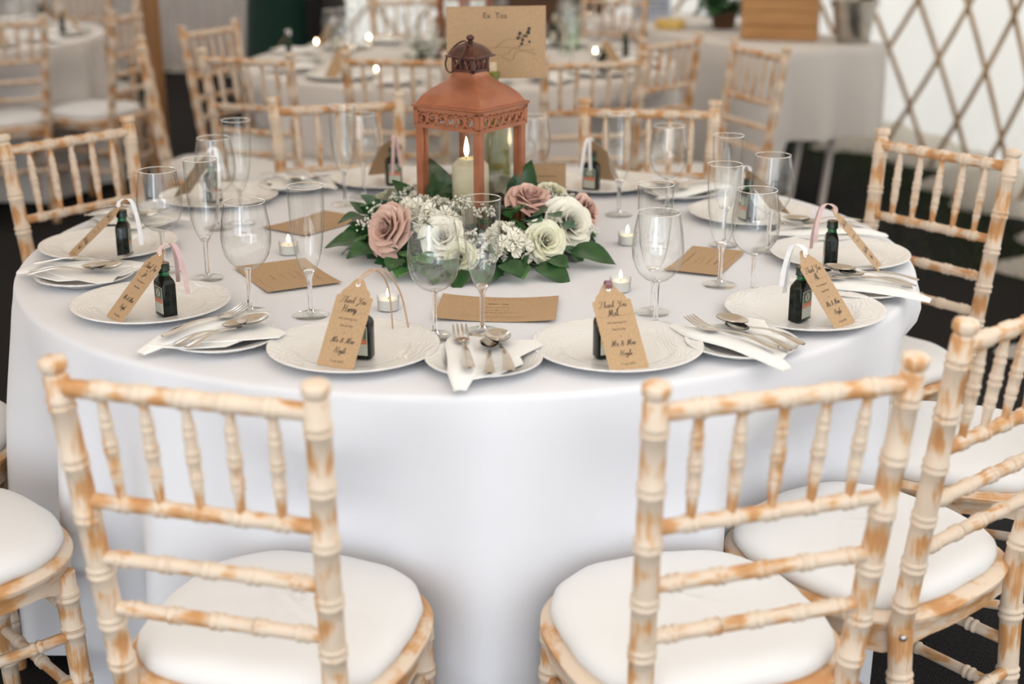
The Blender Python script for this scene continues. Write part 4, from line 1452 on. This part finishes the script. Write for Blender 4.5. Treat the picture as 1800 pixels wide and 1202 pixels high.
def floret_mesh():
    mb = MB()
    for k in range(5):
        a0 = 2 * pi * k / 5
        rows = []
        for i in range(5):
            t = i / 4
            hw = .16 + .42 * sin(pi * (.08 + .62 * t))
            rows.append([((.0012 + .0118 * t * (1 - .10 * (1 - abs(q)) * (t > .9))) * cos(a0 + q * hw), (.0012 + .0118 * t * (1 - .10 * (1 - abs(q)) * (t > .9))) * sin(a0 + q * hw), .001 + .0050 * t + .0016 * sin(5 * q + k) * t + .0025 * abs(q) * t) for q in (-1, -.5, 0, .5, 1)])
        mb.rings(rows, close=False)
    mb.lathe([(.0018, .0), (.0020, .0025), (.0004, .0035)], 8)
    return mb.mesh('floret', M['petal_white'])


FLORET = floret_mesh()


def floret_cluster(parent, pos, radius, n, label, squash=.8):
    c = link('stock_blossom', None, parent, loc=pos)
    c['label'] = label
    for k in range(n):
        z = 1 - 1.35 * (k + .5) / n
        a = k * 2.39996
        r = sqrt(max(0, 1 - z * z))
        d = Vector((r * cos(a), r * sin(a), z))
        jr = rnd.uniform(.86, 1.08)
        p = jr * Vector((d.x * radius, d.y * radius, d.z * radius * squash))
        q = (d + Vector((rnd.gauss(0, .3), rnd.gauss(0, .3), .25))).normalized().to_track_quat('Z', 'Y').to_matrix().to_4x4()
        link('floret', FLORET, c, matrix=Matrix.Translation(p) @ q @ Matrix.Rotation(k, 4, 'Z') @ Matrix.Scale(rnd.uniform(.85, 1.2), 4))


def gyp_sprig(parent, pos, seed, n=40, spread=.03):
    r = random.Random(seed)
    mb = MB(); st = MB()
    for k in range(n):
        d = Vector((r.gauss(0, 1), r.gauss(0, 1), abs(r.gauss(0, 1)))).normalized() * spread * r.uniform(.5, 1.1)
        s = r.uniform(.0022, .0040)
        vv = [(s, 0, 0), (-s, 0, 0), (0, s, 0), (0, -s, 0), (0, 0, s), (0, 0, -s), (.6 * s, .6 * s, .6 * s), (-.6 * s, .6 * s, .6 * s)]
        mb.add([(a + d.x, b + d.y, c + d.z) for a, b, c in vv[:6]], [(0, 2, 4), (2, 1, 4), (1, 3, 4), (3, 0, 4), (2, 0, 5), (1, 2, 5), (3, 1, 5), (0, 3, 5)])
        if k % 3 == 0: st.tube([(0, 0, -spread * .6), d * .5, d], .0005, 4)
    o = link('gypsophila_sprig', mb.mesh('gypsophila_sprig', M['gyp']), parent, loc=pos)
    o['kind'] = 'stuff'
    link('sprig_stem', st.mesh('sprig_stem', M['green_stem']), o)
    return o


WZ = 0.0
wr = thing('flower_wreath', 'wreath of roses, white stock and dark leaves around the lantern', 'flowers', (0.012, -0.004, TABLE + 0.001))
wr.scale = (0.95, 0.97, 1.0)
mb = MB(); rr = []
for i in range(48):
    a = 2 * pi * i / 48
    rr.append([((.185 + .042 * cos(b)) * cos(a), (.185 + .042 * cos(b)) * sin(a), .026 + .026 * sin(b) + .004 * sin(7 * a + b)) for b in [2 * pi * q / 10 for q in range(10)]])
rr.append(rr[0])
mb.rings(rr); mb.build('moss_ring', M['foam'], wr)
ROSES = [
    ((-.168, -.125, .062), (-.62, -.75, .45), .050, 'petal_pink', 'blush pink rose'),
    ((.118, -.055, .100), (.15, -.30, 1.0), .045, 'petal_pink', 'blush pink rose'),
    ((.236, .005, .072), (.9, -.35, .35), .036, 'petal_pink', 'blush pink rose'),
    ((-.060, -.195, .062), (-.05, -.85, .55), .042, 'petal_white', 'white rose'),
    ((.195, -.075, .062), (.55, -.72, .42), .052, 'petal_white', 'white rose'),
    ((.148, -.165, .050), (.35, -.85, .42), .040, 'petal_cream', 'pale cream rose'),
    ((-.022, -.225, .035), (-.05, -1, .25), .032, 'petal_cream', 'pale cream rose'),
    ((.170, .075, .082), (.45, -.2, .9), .040, 'petal_cream', 'pale cream rose'),
    ((-.115, .120, .085), (-.4, .1, .9), .036, 'petal_white', 'white rose'),
    ((-.055, .165, .08), (-.1, .5, .8), .042, 'petal_pink', 'blush pink rose'),
    ((.055, .185, .075), (.1, .7, .6), .042, 'petal_white', 'white rose'),
    ((-.20, .085, .06), (-.9, .3, .4), .040, 'petal_cream', 'pale cream rose'),
]
BLOOMS = [(Vector(p) + Vector(f_).normalized() * r_ * .5, r_ * 1.28) for p, f_, r_, _, _ in ROSES] + [(Vector(p), r_ * 1.0) for p, r_ in (((-.072, -.115, .085), .05), ((-.12, -.075, .09), .035), ((.068, -.19, .052), .048), ((.105, -.175, .04), .036), ((.03, -.215, .035), .034))]
lr = random.Random(11)
for k in range(420):
    a = lr.uniform(0, 2 * pi)
    tier = lr.random()
    rad = lr.uniform(.135, .245)
    if tier < .45: rad, z, pit = lr.uniform(.20, .235), lr.uniform(.008, .04), lr.uniform(-.25, .25)
    else: z, pit = lr.uniform(.035, .075), lr.uniform(.1, .9)
    yaw = a + lr.gauss(0, .55)
    fwd = Vector((cos(yaw) * cos(pit), sin(yaw) * cos(pit), sin(pit)))
    m_ = frame((rad * cos(a), rad * sin(a), z), fwd, (lr.gauss(0, .35), lr.gauss(0, .35), 1), lr.uniform(.7, 1.1))
    tips = [m_ @ Vector((q, 0, 0)) for q in (.015, .035, .055)]
    if any((q - c).length < r_ for q in tips for c, r_ in BLOOMS): continue
    link('leaf', LEAVES[lr.choice((0, 0, 0, 1, 1, 2, 2, 3, 3, 4, 4))], wr, matrix=m_)
for (x, y, z, fx, fy, fz, mi, s) in (
        (-.065, -.255, .018, -.15, -.8, -.05, 0, .8), (-.10, -.245, .025, .2, -1, .0, 4, 1.0), (-.13, -.235, .02, -.3, -1, 0, 1, 1.0), (.13, -.225, .02, .6, -.6, .0, 3, 1.1), (.20, -.15, .03, 1, -.35, .05, 3, 1.2),
        (.09, -.235, .02, .2, -1, 0, 1, 1.1), (.02, -.25, .02, .1, -1, -.05, 0, 1.0), (-.02, -.255, .018, -.1, -1, -.05, 3, .9), (-.205, -.12, .03, -.9, -.7, .0, 0, 1.0), (-.235, -.06, .03, -1, -.2, .1, 3, 1.0),
        (-.21, .0, .075, -.8, -.1, .9, 2, 1.1), (-.19, -.02, .085, -.2, -.9, .7, 2, 1.2), (-.07, .03, .07, -.1, -.2, 1, 3, 1.3), (.10, .03, .06, .1, -.15, 1, 3, 1.35), (.14, .06, .06, .4, -.1, 1, 0, 1.2),
        (.08, -.13, .09, .3, -.7, .6, 1, 1.1), (.115, -.12, .085, .6, -.6, .5, 2, 1.3), (.16, -.10, .09, .8, -.5, .4, 2, 1.2), (.19, -.13, .075, .9, -.5, .1, 2, 1.0), (-.14, .06, .07, -.5, -.1, 1, 0, 1.0)):
    m_ = frame((x, y, z), (fx, fy, fz), (0, -.35, 1), s * 1.2)
    if any((m_ @ Vector((q, 0, 0)) - c).length < r_ * .9 for q in (.02, .04, .055) for c, r_ in BLOOMS): continue
    link('leaf', LEAVES[mi], wr, matrix=m_)
for (x, y, z, fx, fy, fz, mi, k) in ((-.112, -.185, .055, .15, -.8, .45, 4, 1.15), (-.112, -.225, .040, .45, -.9, .05, 1, 1.2), (-.150, -.220, .032, -.25, -1, .0, 0, 1.0), (-.085, -.190, .075, -.2, -.5, .8, 4, .95), (.075, -.125, .105, .25, -.75, .35, 1, 1.15),
        (.112, -.135, .090, .55, -.75, .15, 2, 1.35), (.165, -.118, .098, .35, -.8, .1, 2, 1.1), (.185, -.128, .080, .75, -.6, .0, 2, 1.0), (.025, -.180, .085, -.1, -.7, .6, 4, 1.1), (.062, -.245, .030, .5, -.85, .0, 0, 1.15), (.160, -.205, .030, .55, -.8, .0, 4, 1.3), (-.045, -.240, .034, .1, -1, .1, 3, .95)):
    link('leaf', LEAVES[mi], wr, matrix=frame((x, y, z), (fx, fy, fz), (0, -.4, 1), k))
for p, f_, r_, m__, lab in ROSES: rose(wr, p, f_, r_, m__, lab)
floret_cluster(wr, (-.072, -.115, .085), .046, 38, 'cluster of white stock florets')
floret_cluster(wr, (-.120, -.075, .090), .034, 22, 'cluster of white stock florets')
floret_cluster(wr, (.068, -.190, .052), .044, 36, 'cluster of white stock florets')
floret_cluster(wr, (.105, -.175, .040), .034, 24, 'cluster of white stock florets')
floret_cluster(wr, (.030, -.215, .035), .034, 16, 'cluster of white stock florets')
floret_cluster(wr, (-.135, .05, .085), .030, 14, 'cluster of white stock florets')
floret_cluster(wr, (.15, .13, .075), .036, 16, 'cluster of white stock florets')
for k, p in enumerate(((-.205, -.06, .085), (-.165, -.01, .095), (-.025, -.145, .115), (.025, -.15, .10), (.15, .0, .105), (.165, -.03, .095), (.245, -.075, .045), (.0, -.225, .065), (-.225, -.09, .06), (.205, .03, .085))):
    gyp_sprig(wr, p, 40 + k, 44, .026)

# ------------------------------------------------------------------ the tent pole
t = thing('tent_pole', 'upright stained wooden tent pole behind the chairs', 'pole', (-1.43, 3.20, 0))
mb = MB(); mb.tube([(0, 0, 0.02), (0.003, 0, .6), (0, 0, 1.3), (-.002, 0, 2.9)], [.037, .036, .035, .033], 20); mb.build('shaft', M['pole'], t)
mb = MB(); mb.lathe([(.001, 0), (.06, 0), (.06, .012), (.042, .02), (.042, .05), (.037, .05)], 20); mb.build('foot_plate', M['steel_leg'], t, auto=30)

# ------------------------------------------------------------------ further tables
B1, B2 = (-2.86, 4.22), (-0.13, 3.22)
table_base('round_table', 'round table under white cloth at the far left', B1[0], B1[1])
table_base('round_table', 'round table under white cloth behind the lantern', B2[0], B2[1])
G2, G3 = 'blurred chairs round the table behind the lantern', 'blurred chairs round the far left table'


def seat_from_top(cx, cy, nx, ny):
    l = hypot(nx, ny); nx, ny = nx / l, ny / l
    return cx + .257 * nx, cy + .257 * ny, ang(nx, ny)


BACK = [
    ((-1.27, 2.36, .97, .23), G2, 'blurred chair seen edge-on in front of the wooden pole'),
    ((-1.16, 3.05, .90, -.44), G2, 'blurred chair right of the wooden pole, leaning rails against dark floor'),
    ((-0.83, 2.05, .38, .925), G2, 'blurred chair left of the far table, behind the left glasses'),
    ((-0.31, 2.02, .10, 1), G2, 'blurred chair with its back to us, left of the name card'),
    ((0.37, 1.95, -.22, .97), G2, 'blurred chair with its back to us, right of the lantern'),
    ((0.70, 2.56, -.72, .70), G2, 'blurred chair in front of the long buffet table, angled left'),
    ((0.99, 2.30, -.92, -.38), G2, 'blurred chair at right, close to the buffet table, facing left'),
    ((0.62, 4.55, -.5, -.85), G2, 'blurred chair at the rear right beyond the table behind'),
    ((-0.45, 4.52, .2, -1), G2, 'blurred chair at the rear beyond the table behind the lantern'),
    ((-2.10, 3.32, -.50, .87), G3, 'blurred chair at the top left corner with its back to us'),
    ((-1.63, 3.72, -.95, .30), G3, 'blurred chair just left of the wooden pole, facing left'),
    ((-1.82, 4.55, -.95, -.2), G3, 'blurred chair behind the one left of the wooden pole'),
    ((-2.35, 5.40, -.35, -.94), G3, 'blurred chair at the far side of the far left table'),
    ((-3.25, 5.42, .3, -.95), G3, 'blurred chair furthest left behind the far left table'),
    ((-1.35, 6.0, .3, 1), G3, 'faint chair by the pale canvas wall at the rear'),
]
seats2 = []
for (cx, cy, nx, ny), g, lab in BACK:
    x, y, a = seat_from_top(cx, cy, nx, ny)
    chair(x, y, a, lab, g)
    seats2.append((x, y, a))
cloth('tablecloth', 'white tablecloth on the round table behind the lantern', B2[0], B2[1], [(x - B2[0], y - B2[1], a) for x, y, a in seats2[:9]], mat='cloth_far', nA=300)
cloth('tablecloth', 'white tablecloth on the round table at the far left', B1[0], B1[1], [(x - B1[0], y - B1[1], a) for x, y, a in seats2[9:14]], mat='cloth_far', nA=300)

SIDES8 = {0: 'at its right side', 1: 'at its far right', 2: 'at its far edge', 3: 'at its far left', 4: 'at its left side', 5: 'at its near left', 6: 'at its near edge', 7: 'at its near right'}
for (cx, cy), which, nm, ph in ((B2, (0, 1, 2, 3, 4, 5, 6, 7), 'on the table behind the lantern', .12), (B1, (0, 1, 5, 6, 7), 'on the far left table', .05)):
    for k in which:
        at_ = nm + ', ' + SIDES8[k]
        a = ph + 2 * pi * k / 8
        x, y = cx + .72 * cos(a), cy + .72 * sin(a)
        z = TABLE + .0005
        tag(link('dinner_plate', PLATE, None, (x, y, z), a), 'blurred white dinner plate ' + at_, 'plate', 'plates ' + nm)
        bx_, by_ = x - .03 * sin(a), y + .03 * cos(a)
        bottle(bx_, by_, z + .005, a - pi / 2, 'blurred tiny dark bottle ' + at_, False, 'bottles ' + nm)
        g = gift_tag((bx_ + .085 * cos(a), by_ + .085 * sin(a), z + .014), (bx_ - .004 * cos(a), by_ - .004 * sin(a), z + .134), (cos(a), sin(a)), 'blurred kraft tag ' + at_, None, 'ribbon_white', 'loop', False)
        g['group'] = 'gift tags ' + nm
        a2 = a + pi / 8
        tag(link('side_plate', SIDE, None, (cx + .76 * cos(a2), cy + .76 * sin(a2), z), a2), 'blurred white side plate ' + at_, 'plate', 'side plates ' + nm)
        tag(link('napkin', NAPKINS[k % 2], None, (cx + .76 * cos(a2), cy + .76 * sin(a2), z), a2 + pi / 2), 'blurred white napkin ' + at_, 'napkin', 'napkins ' + nm)
        glass('wine', cx + .56 * cos(a2 + .1), cy + .56 * sin(a2 + .1), 'blurred wine glass ' + at_, 'wine glasses ' + nm)
        glass('flute', cx + .50 * cos(a2 - .08), cy + .50 * sin(a2 - .08), 'blurred champagne flute ' + at_, 'flutes ' + nm)
make_lantern(B2[0] + .02, B2[1] + .03, radians(40), 'blurred copper lantern on the table behind, beside the name card')
for x, y, w in ((-.80, 3.66, 'furthest left of those lit'), (-.745, 3.84, 'behind the furthest left one'), (-.63, 3.42, 'left of the name card, midway'), (-.44, 2.70, 'nearest to us'), (-.58, 3.86, 'at the far rim'), (.45, 3.3, 'right of the name card')):
    tealight(x, y, 'blurred lit tealight on the table behind, ' + w, 'tealights on the table behind', TEA_FAR)
# low flowers round the far lantern, too blurred to show their parts
mb = MB(); fr_ = random.Random(3)
gm = MB()
for k in range(120):
    a = fr_.uniform(0, 2 * pi); r = fr_.uniform(.13, .25)
    L_ = LEAVES[k % 5]
    m_ = frame((r * cos(a), r * sin(a), fr_.uniform(.01, .07)), (cos(a), sin(a), fr_.uniform(-.1, .8)), (0, 0, 1), 1.1)
    gm.add([m_ @ v.co for v in L_.vertices], [tuple(p.vertices) for p in L_.polygons])
for k in range(70):
    a = fr_.uniform(0, 2 * pi); r = fr_.uniform(.13, .24)
    m_ = Matrix.Translation((r * cos(a), r * sin(a), fr_.uniform(.06, .11))) @ Matrix.Rotation(k, 4, 'Z') @ Matrix.Scale(1.5, 4)
    mb.add([m_ @ v.co for v in FLORET.vertices], [tuple(p.vertices) for p in FLORET.polygons])
t = thing('flower_wreath', 'blurred wreath of leaves and white blossom on the table behind', 'flowers', (B2[0] + .02, B2[1] + .03, TABLE + .001))
gm.build('foliage', M['leaf'], t)['kind'] = 'stuff'
mb.build('blossom', M['petal_white'], t)['kind'] = 'stuff'
t = thing('glass_bottle', 'blurred pale green glass bottle on the table behind the lantern', 'bottle', (0.36, 3.62, TABLE + .001))
mb = MB(); mb.lathe([(.001, .002), (.034, .0), (.037, .006), (.037, .17), (.033, .20), (.018, .24), (.014, .27), (.014, .31), (.0155, .312), (.0155, .32)], 28); mb.build('body', M['pale_green_glass'], t)

# ------------------------------------------------------------------ long buffet table at the back right
C0 = Vector((1.20, 3.56, 0)); ldir = Vector((-.43, .903, 0)).normalized(); sdir = Vector((.903, .43, 0)).normalized()
LL, SW = 1.83, .72
t = thing('trestle_table', 'long trestle table under white cloth at back right', 'table', tuple(C0), atan2(sdir.y, sdir.x))
# local x = short side, local y = long side
mb = MB(); mb.box((SW / 2, LL / 2, .735), (SW, LL, .026)); mb.build('tabletop', M['tabletop'], t, smooth=False)
for (x0, y0, x1, y1) in ((.52, .26, .22, .02), (.70, .26, .42, .02), (.10, LL - .25, .10, LL - .1), (.62, LL - .25, .62, LL - .1)):
    mb = MB(); mb.tube([(x0, y0, .722), (x1, y1, 0)], .017, 10); mb.build('leg', M['metal_leg'], t)
mb = MB()
per = []
nL, nS = 60, 26
for i in range(nS): per.append((SW * i / nS, 0, 'S'))
for i in range(nL): per.append((SW, LL * i / nL, 'R'))
for i in range(nS): per.append((SW - SW * i / nS, LL, 'B'))
for i in range(nL): per.append((0, LL - LL * i / nL, 'L'))
cxm, cym = SW / 2, LL / 2
rr = []
for q in (0.02, .5, .9, 1.0): rr.append([(cxm + (x - cxm) * q, cym + (y - cym) * q, TABLE) for x, y, _ in per])
for i in range(1, 17):
    s = i / 16
    ring = []
    for j, (x, y, side) in enumerate(per):
        hem = {'S': .34 - .30 * max(0, (.16 - x) / .16), 'R': .34, 'B': .05, 'L': .03}[side]
        z = TABLE - .004 + (hem - TABLE) * s
        nx, ny = {'S': (0, -1), 'R': (1, 0), 'B': (0, 1), 'L': (-1, 0)}[side]
        w = .012 + .035 * s * sin(x * 23 + y * 17 + .6 * sin(y * 9)) + .03 * s
        ring.append((x + nx * w, y + ny * w, z))
    rr.append(ring)
mb.rings(rr, True, True, False)
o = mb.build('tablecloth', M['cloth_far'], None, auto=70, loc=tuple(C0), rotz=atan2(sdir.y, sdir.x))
tag(o, 'white cloth hanging over the long table at back right', 'tablecloth')


def on_long(u, v): return C0 + sdir * u + ldir * v


RZ = atan2(sdir.y, sdir.x)
p = on_long(.40, .40)
t = thing('wooden_crate', 'orange-brown wooden crate on the long back table', 'crate', (p.x, p.y, TABLE + .001), radians(-14))
for k in range(3):
    z = .036 + k * .068
    for s in (-1, 1):
        mb = MB(); mb.box((0, s * .115, z), (.36, .014, .062)); mb.build('slat', M['crate'], t, smooth=False)
        mb = MB(); mb.box((s * .173, 0, z), (.014, .216, .062)); mb.build('slat', M['crate'], t, smooth=False)
for sx in (-1, 1):
    for sy in (-1, 1):
        mb = MB(); mb.box((sx * .155, sy * .098, .1), (.022, .02, .2)); mb.build('corner_batten', M['crate'], t, smooth=False)
mb = MB(); mb.box((0, 0, .006), (.334, .216, .010)); mb.build('base_board', M['crate'], t, smooth=False)

p = on_long(.60, .10)
t = thing('ice_bucket', 'shiny tin bucket on the corner of the long back table', 'bucket', (p.x, p.y, TABLE + .001))
mb = MB(); mb.lathe([(.001, .003), (.075, 0), (.078, .004), (.105, .19), (.110, .192), (.112, .198), (.108, .202), (.102, .196), (.074, .012), (.001, .010)], 36); mb.build('pail', M['tin'], t, auto=40)
mb = MB(); mb.tube([(.108 * cos(a), .02 * sin(a), .185 + .10 * sin(a)) for a in [pi * q / 16 for q in range(17)]], .004, 8); mb.build('handle', M['tin'], t)
for s in (-1, 1):
    mb = MB(); mb.tube([(s * .102, 0, .165), (s * .112, 0, .175), (s * .108, 0, .192)], .006, 8); mb.build('ear', M['tin'], t)
t = thing('wine_bottle', 'dark bottle leaning in the tin bucket, catching the light', 'bottle', matrix=Matrix.Translation((p.x, p.y, TABLE + .014)) @ Matrix.Rotation(radians(17), 4, 'Y'))
mb = MB(); mb.lathe([(.001, .004), (.030, .0), (.037, .006), (.037, .18), (.030, .21), (.015, .24), (.0135, .30), (.0135, .305), (.001, .305)], 28); mb.build('body', M['bottle_dark'], t)
mb = MB(); mb.lathe([(.0145, .255), (.0150, .31), (.001, .312)], 20); mb.build('foil', M['tin'], t)

p = on_long(.16, 1.02)
t = thing('cheese_wheel', 'yellow round cheese on the long back table', 'food', (p.x, p.y, TABLE + .001))
mb = MB(); mb.lathe([(.001, 0), (.072, 0), (.078, .006), (.078, .040), (.072, .048), (.001, .049)], 32); mb.build('rind', M['yellow'], t, auto=40)
mb = MB(); mb.lathe([(.001, -.0), (.10, 0.0), (.11, .006), (.112, .006), (.10, -.001)], 32)

p = on_long(.30, 1.45)
t = thing('card_sign', 'pale blue printed card standing on the long back table', 'sign', (p.x, p.y, TABLE + .001), radians(8))
mb = MB(); mb.box((0, 0, .075), (.22, .004, .15), Matrix.Rotation(radians(-10), 3, 'X')); mb.build('card', M['blue_card'], t, smooth=False)
mb = MB(); mb.add([(-.03, .004, 0), (.03, .004, 0), (.03, .065, 0), (-.03, .065, 0), (0, .012, .10)], [(0, 3, 2, 1), (0, 1, 4), (1, 2, 4), (2, 3, 4), (3, 0, 4)]); mb.build('strut', M['blue_card'], t, smooth=False)
pm = MB()
for k, z in enumerate((.050, .075, .100)): dashes(pm, -.085, .085, z, .009, 0, 11, 20 + k)
pm.v = [(x, -.0035 - .0 + (y - .075) * math.tan(radians(10)), y) for x, y, _ in pm.v]
link('print', pm.mesh('print', M['ink'], smooth=False), t)

p = on_long(.42, .92)
t = thing('potted_greenery', 'dark green foliage on the long table beside the crate', 'plant', (p.x, p.y, TABLE + .001))
mb = MB(); mb.lathe([(.001, 0), (.055, 0), (.07, .08), (.074, .085), (.066, .085), (.06, .07), (.001, .07)], 24); mb.build('pot', M['dark_wood'], t, auto=40)
for k in range(110):
    a = fr_.uniform(0, 2 * pi); pit = fr_.uniform(-.2, 1.3); r = fr_.uniform(.02, .16)
    link('leaf', LEAVES[(0, 3, 0, 4, 3)[k % 5]], t, matrix=frame((r * cos(a), r * sin(a), .03 + fr_.uniform(.02, .20)), (cos(a) * cos(pit), sin(a) * cos(pit), sin(pit)), (0, 0, 1), 1.5))

# dark wooden chest against the rear wall
t = thing('wooden_chest', 'dark brown wooden chest standing behind the far table', 'chest', (0.32, 6.35, 0), radians(-6))
for k in range(5):
    mb = MB(); mb.box((-.28 + .14 * k, -.20, .51), (.136, .02, .90)); mb.build('front_plank', M['dark_wood'], t, smooth=False)
for s in (-1, 1):
    mb = MB(); mb.box((s * .345, 0, .51), (.02, .40, .90)); mb.build('side_panel', M['dark_wood'], t, smooth=False)
mb = MB(); mb.box((0, 0, .97), (.76, .46, .03)); mb.build('lid', M['dark_wood'], t, smooth=False)
mb = MB(); mb.box((0, .2, .51), (.69, .02, .90)); mb.build('back_panel', M['dark_wood'], t, smooth=False)
mb = MB(); mb.box((0, 0, .03), (.70, .42, .06)); mb.build('plinth', M['dark_wood'], t, smooth=False)


# ------------------------------------------------------------------ person standing behind the far table
def skin_figure(name, joints, edges, mat, parent, sub=2):
    """joints: list of (x, y, z, rx, ry); grows one continuous surface over the skeleton"""
    me = bpy.data.meshes.new(name)
    me.from_pydata([j[:3] for j in joints], edges, [])
    ob = bpy.data.objects.new(name + '_skeleton', me)
    COL.objects.link(ob)
    sk_ = ob.modifiers.new('skin', 'SKIN')
    for i, j in enumerate(joints):
        me.skin_vertices[0].data[i].radius = (j[3], j[4])
        me.skin_vertices[0].data[i].use_root = (i == 0)
    sk_.use_smooth_shade = True
    sd_ = ob.modifiers.new('sub', 'SUBSURF'); sd_.levels = sub; sd_.render_levels = sub
    dg = bpy.context.evaluated_depsgraph_get()
    m2 = bpy.data.meshes.new_from_object(ob.evaluated_get(dg))
    m2.materials.clear(); m2.materials.append(mat)
    m2.polygons.foreach_set('use_smooth', [True] * len(m2.polygons))
    bpy.data.objects.remove(ob)
    return link(name, m2, parent)


t = thing('person', 'standing person in dark green clothes with a black jacket sleeve', 'person', (-1.13, 4.80, 0), radians(160))
J = [(0, 0, .93, .13, .10), (0, 0, 1.10, .12, .09), (0, 0, 1.28, .14, .10), (0, .0, 1.42, .09, .07), (0, .01, 1.50, .05, .05), (0, .02, 1.57, .07, .08), (0, .02, 1.66, .075, .095), (0, .02, 1.72, .06, .075)]
E_ = [(0, 1), (1, 2), (2, 3), (3, 4), (4, 5), (5, 6), (6, 7)]
for s in (-1, 1):
    b = len(J)
    J += [(s * .17, 0, 1.40, .055, .055), (s * .22, -.01, 1.14, .043, .043), (s * .17, .20, 1.10, .034, .034), (s * .12, .27, 1.11, .022, .036)]
    E_ += [(3, b), (b, b + 1), (b + 1, b + 2), (b + 2, b + 3)]
    for q, (dx, dy, ln) in enumerate(((-.022, .0, .062), (-.008, .002, .074), (.008, .002, .078), (.022, .0, .068))):
        k = len(J)
        J += [(s * .10, .31, 1.11 + dx, .0095, .0095), (s * (.10 - ln * .3), .31 + ln * .45, 1.108 + dx, .0088, .0088), (s * (.10 - ln * .75), .31 + ln * .6, 1.10 + dx, .007, .007)]
        E_ += [(b + 3, k), (k, k + 1), (k + 1, k + 2)]
    k = len(J)
    J += [(s * .11, .27, 1.145, .010, .010), (s * .09, .30, 1.165, .0085, .0085)]
    E_ += [(b + 3, k), (k, k + 1)]
    b = len(J)
    J += [(s * .09, 0, .84, .085, .09), (s * .09, .01, .48, .056, .06), (s * .09, -.01, .10, .038, .042), (s * .095, .10, .035, .038, .03)]
    E_ += [(0, b), (b, b + 1), (b + 1, b + 2), (b + 2, b + 3)]
skin_figure('body', J, E_, M['skin'], t)
mb = MB(); rr = []
for z, rx, ry in ((.28, .235, .185), (.45, .225, .178), (.65, .210, .165), (.85, .195, .150), (.98, .175, .135), (1.08, .150, .115), (1.2, .158, .12), (1.32, .168, .125), (1.42, .14, .10), (1.46, .10, .08)):
    rr.append([(rx * cos(a) * (1 + .03 * sin(9 * a) * max(0, 1 - z)), ry * sin(a) * (1 + .03 * sin(9 * a) * max(0, 1 - z)), z) for a in [2 * pi * q / 40 for q in range(40)]])
mb.rings(rr); mb.build('dress', M['dress'], t)
for s in (-1, 1):
    mb = MB(); mb.tube(smooth_path([(s * .13, 0, 1.42), (s * .19, .0, 1.34), (s * .222, -.01, 1.14), (s * .185, .14, 1.11), (s * .150, .235, 1.11)], 3), [.075] * 3 + [.068] * 3 + [.058] * 3 + [.05] * 4, 16, False); mb.build('jacket_sleeve', M['black_cloth'], t)
mb = MB(); rr = []
for z, rx, ry in ((.98, .185, .145), (1.1, .163, .128), (1.25, .172, .133), (1.36, .176, .13), (1.43, .145, .105)):
    rr.append([(rx * cos(a), ry * sin(a), z) for a in [pi / 2 + .45 + (2 * pi - .9) * q / 36 for q in range(37)]])
mb.rings(rr, close=False); mb.build('jacket', M['black_cloth'], t)
mb = MB(); rr = []
for q in range(9):
    ph = pi * q / 8
    rr.append([(.086 * sin(ph) * cos(a) + 1e-4, .02 - .018 + .102 * sin(ph) * sin(a), 1.672 + .115 * cos(ph) - (.10 * sin(ph) if sin(a) < -.1 else 0) * (ph > 1.2)) for a in [pi - .5 + (pi + 1.0) * k / 24 for k in range(25)]])
mb.rings(rr, close=False); mb.build('hair', M['hair'], t)
for s in (-1, 1):
    mb = MB(); mb.lathe([(.001, -.008), (.008, -.005), (.010, 0), (.008, .005), (.001, .008)], 12, (s * .033, .108, 1.655)); mb.build('eye', M['petal_white'], t)
    mb = MB(); mb.lathe([(.001, -.022), (.010, -.012), (.013, .005), (.009, .02), (.001, .026)], 10, (s * .083, .02, 1.645)); mb.build('ear', M['skin'], t)
mb = MB(); mb.tube([(0, .112, 1.665), (0, .128, 1.628), (0, .112, 1.618)], [.008, .014, .010], 10); mb.build('nose', M['skin'], t)
mb = MB(); mb.tube([(-.024, .106, 1.592), (0, .116, 1.590), (.024, .106, 1.592)], [.003, .008, .003], 8); mb.build('mouth', M['petal_pink'], t)

pb = Matrix.Translation((-1.13, 4.80, 0)) @ Matrix.Rotation(radians(160), 4, 'Z')
t = thing('shoulder_bag', 'black bag hanging at the hip of the standing person', 'bag', matrix=pb @ Matrix.Translation((-.275, .02, .70)))
mb = MB(); rr = []
for z, q in ((0, .8), (.012, .96), (.10, 1.0), (.19, .97), (.225, .85), (.232, .6)):
    rr.append([(a_ * q, b_ * q, z) for a_, b_ in rrect(.055, .14, .03, 4)])
mb.rings(rr, True, True, True); mb.build('pouch', M['black_cloth'], t)
for e in (-1, 1):
    mb = MB(); mb.tube(smooth_path([(0, e * .12, .21), (.03, e * .11, .42), (.10, e * .075, .68), (.135, 0, .755)], 4), .008, 8); mb.build('strap', M['black_cloth'], t)

# ------------------------------------------------------------------ rough grass along the foot of the tent wall
gb = MB(); gr = random.Random(5)
for k in range(5200):
    a = gr.uniform(radians(-14), radians(40)); rr_ = TR - (.12 + abs(gr.gauss(.12, .22)))
    x, y = TC.x + rr_ * cos(a), TC.y + rr_ * sin(a)
    h_ = gr.uniform(.02, .055); w = .003; d = gr.uniform(0, 6.3)
    lx, ly = gr.gauss(0, .02), gr.gauss(0, .02)
    gb.add([(x - w * cos(d), y - w * sin(d), 0), (x + w * cos(d), y + w * sin(d), 0), (x + lx, y + ly, h_)], [(0, 1, 2)])
g_ = gb.build('rough_grass', M['grass'], smooth=False)
tag(g_, 'short dark grass along the foot of the lattice wall', 'grass', kind='stuff')
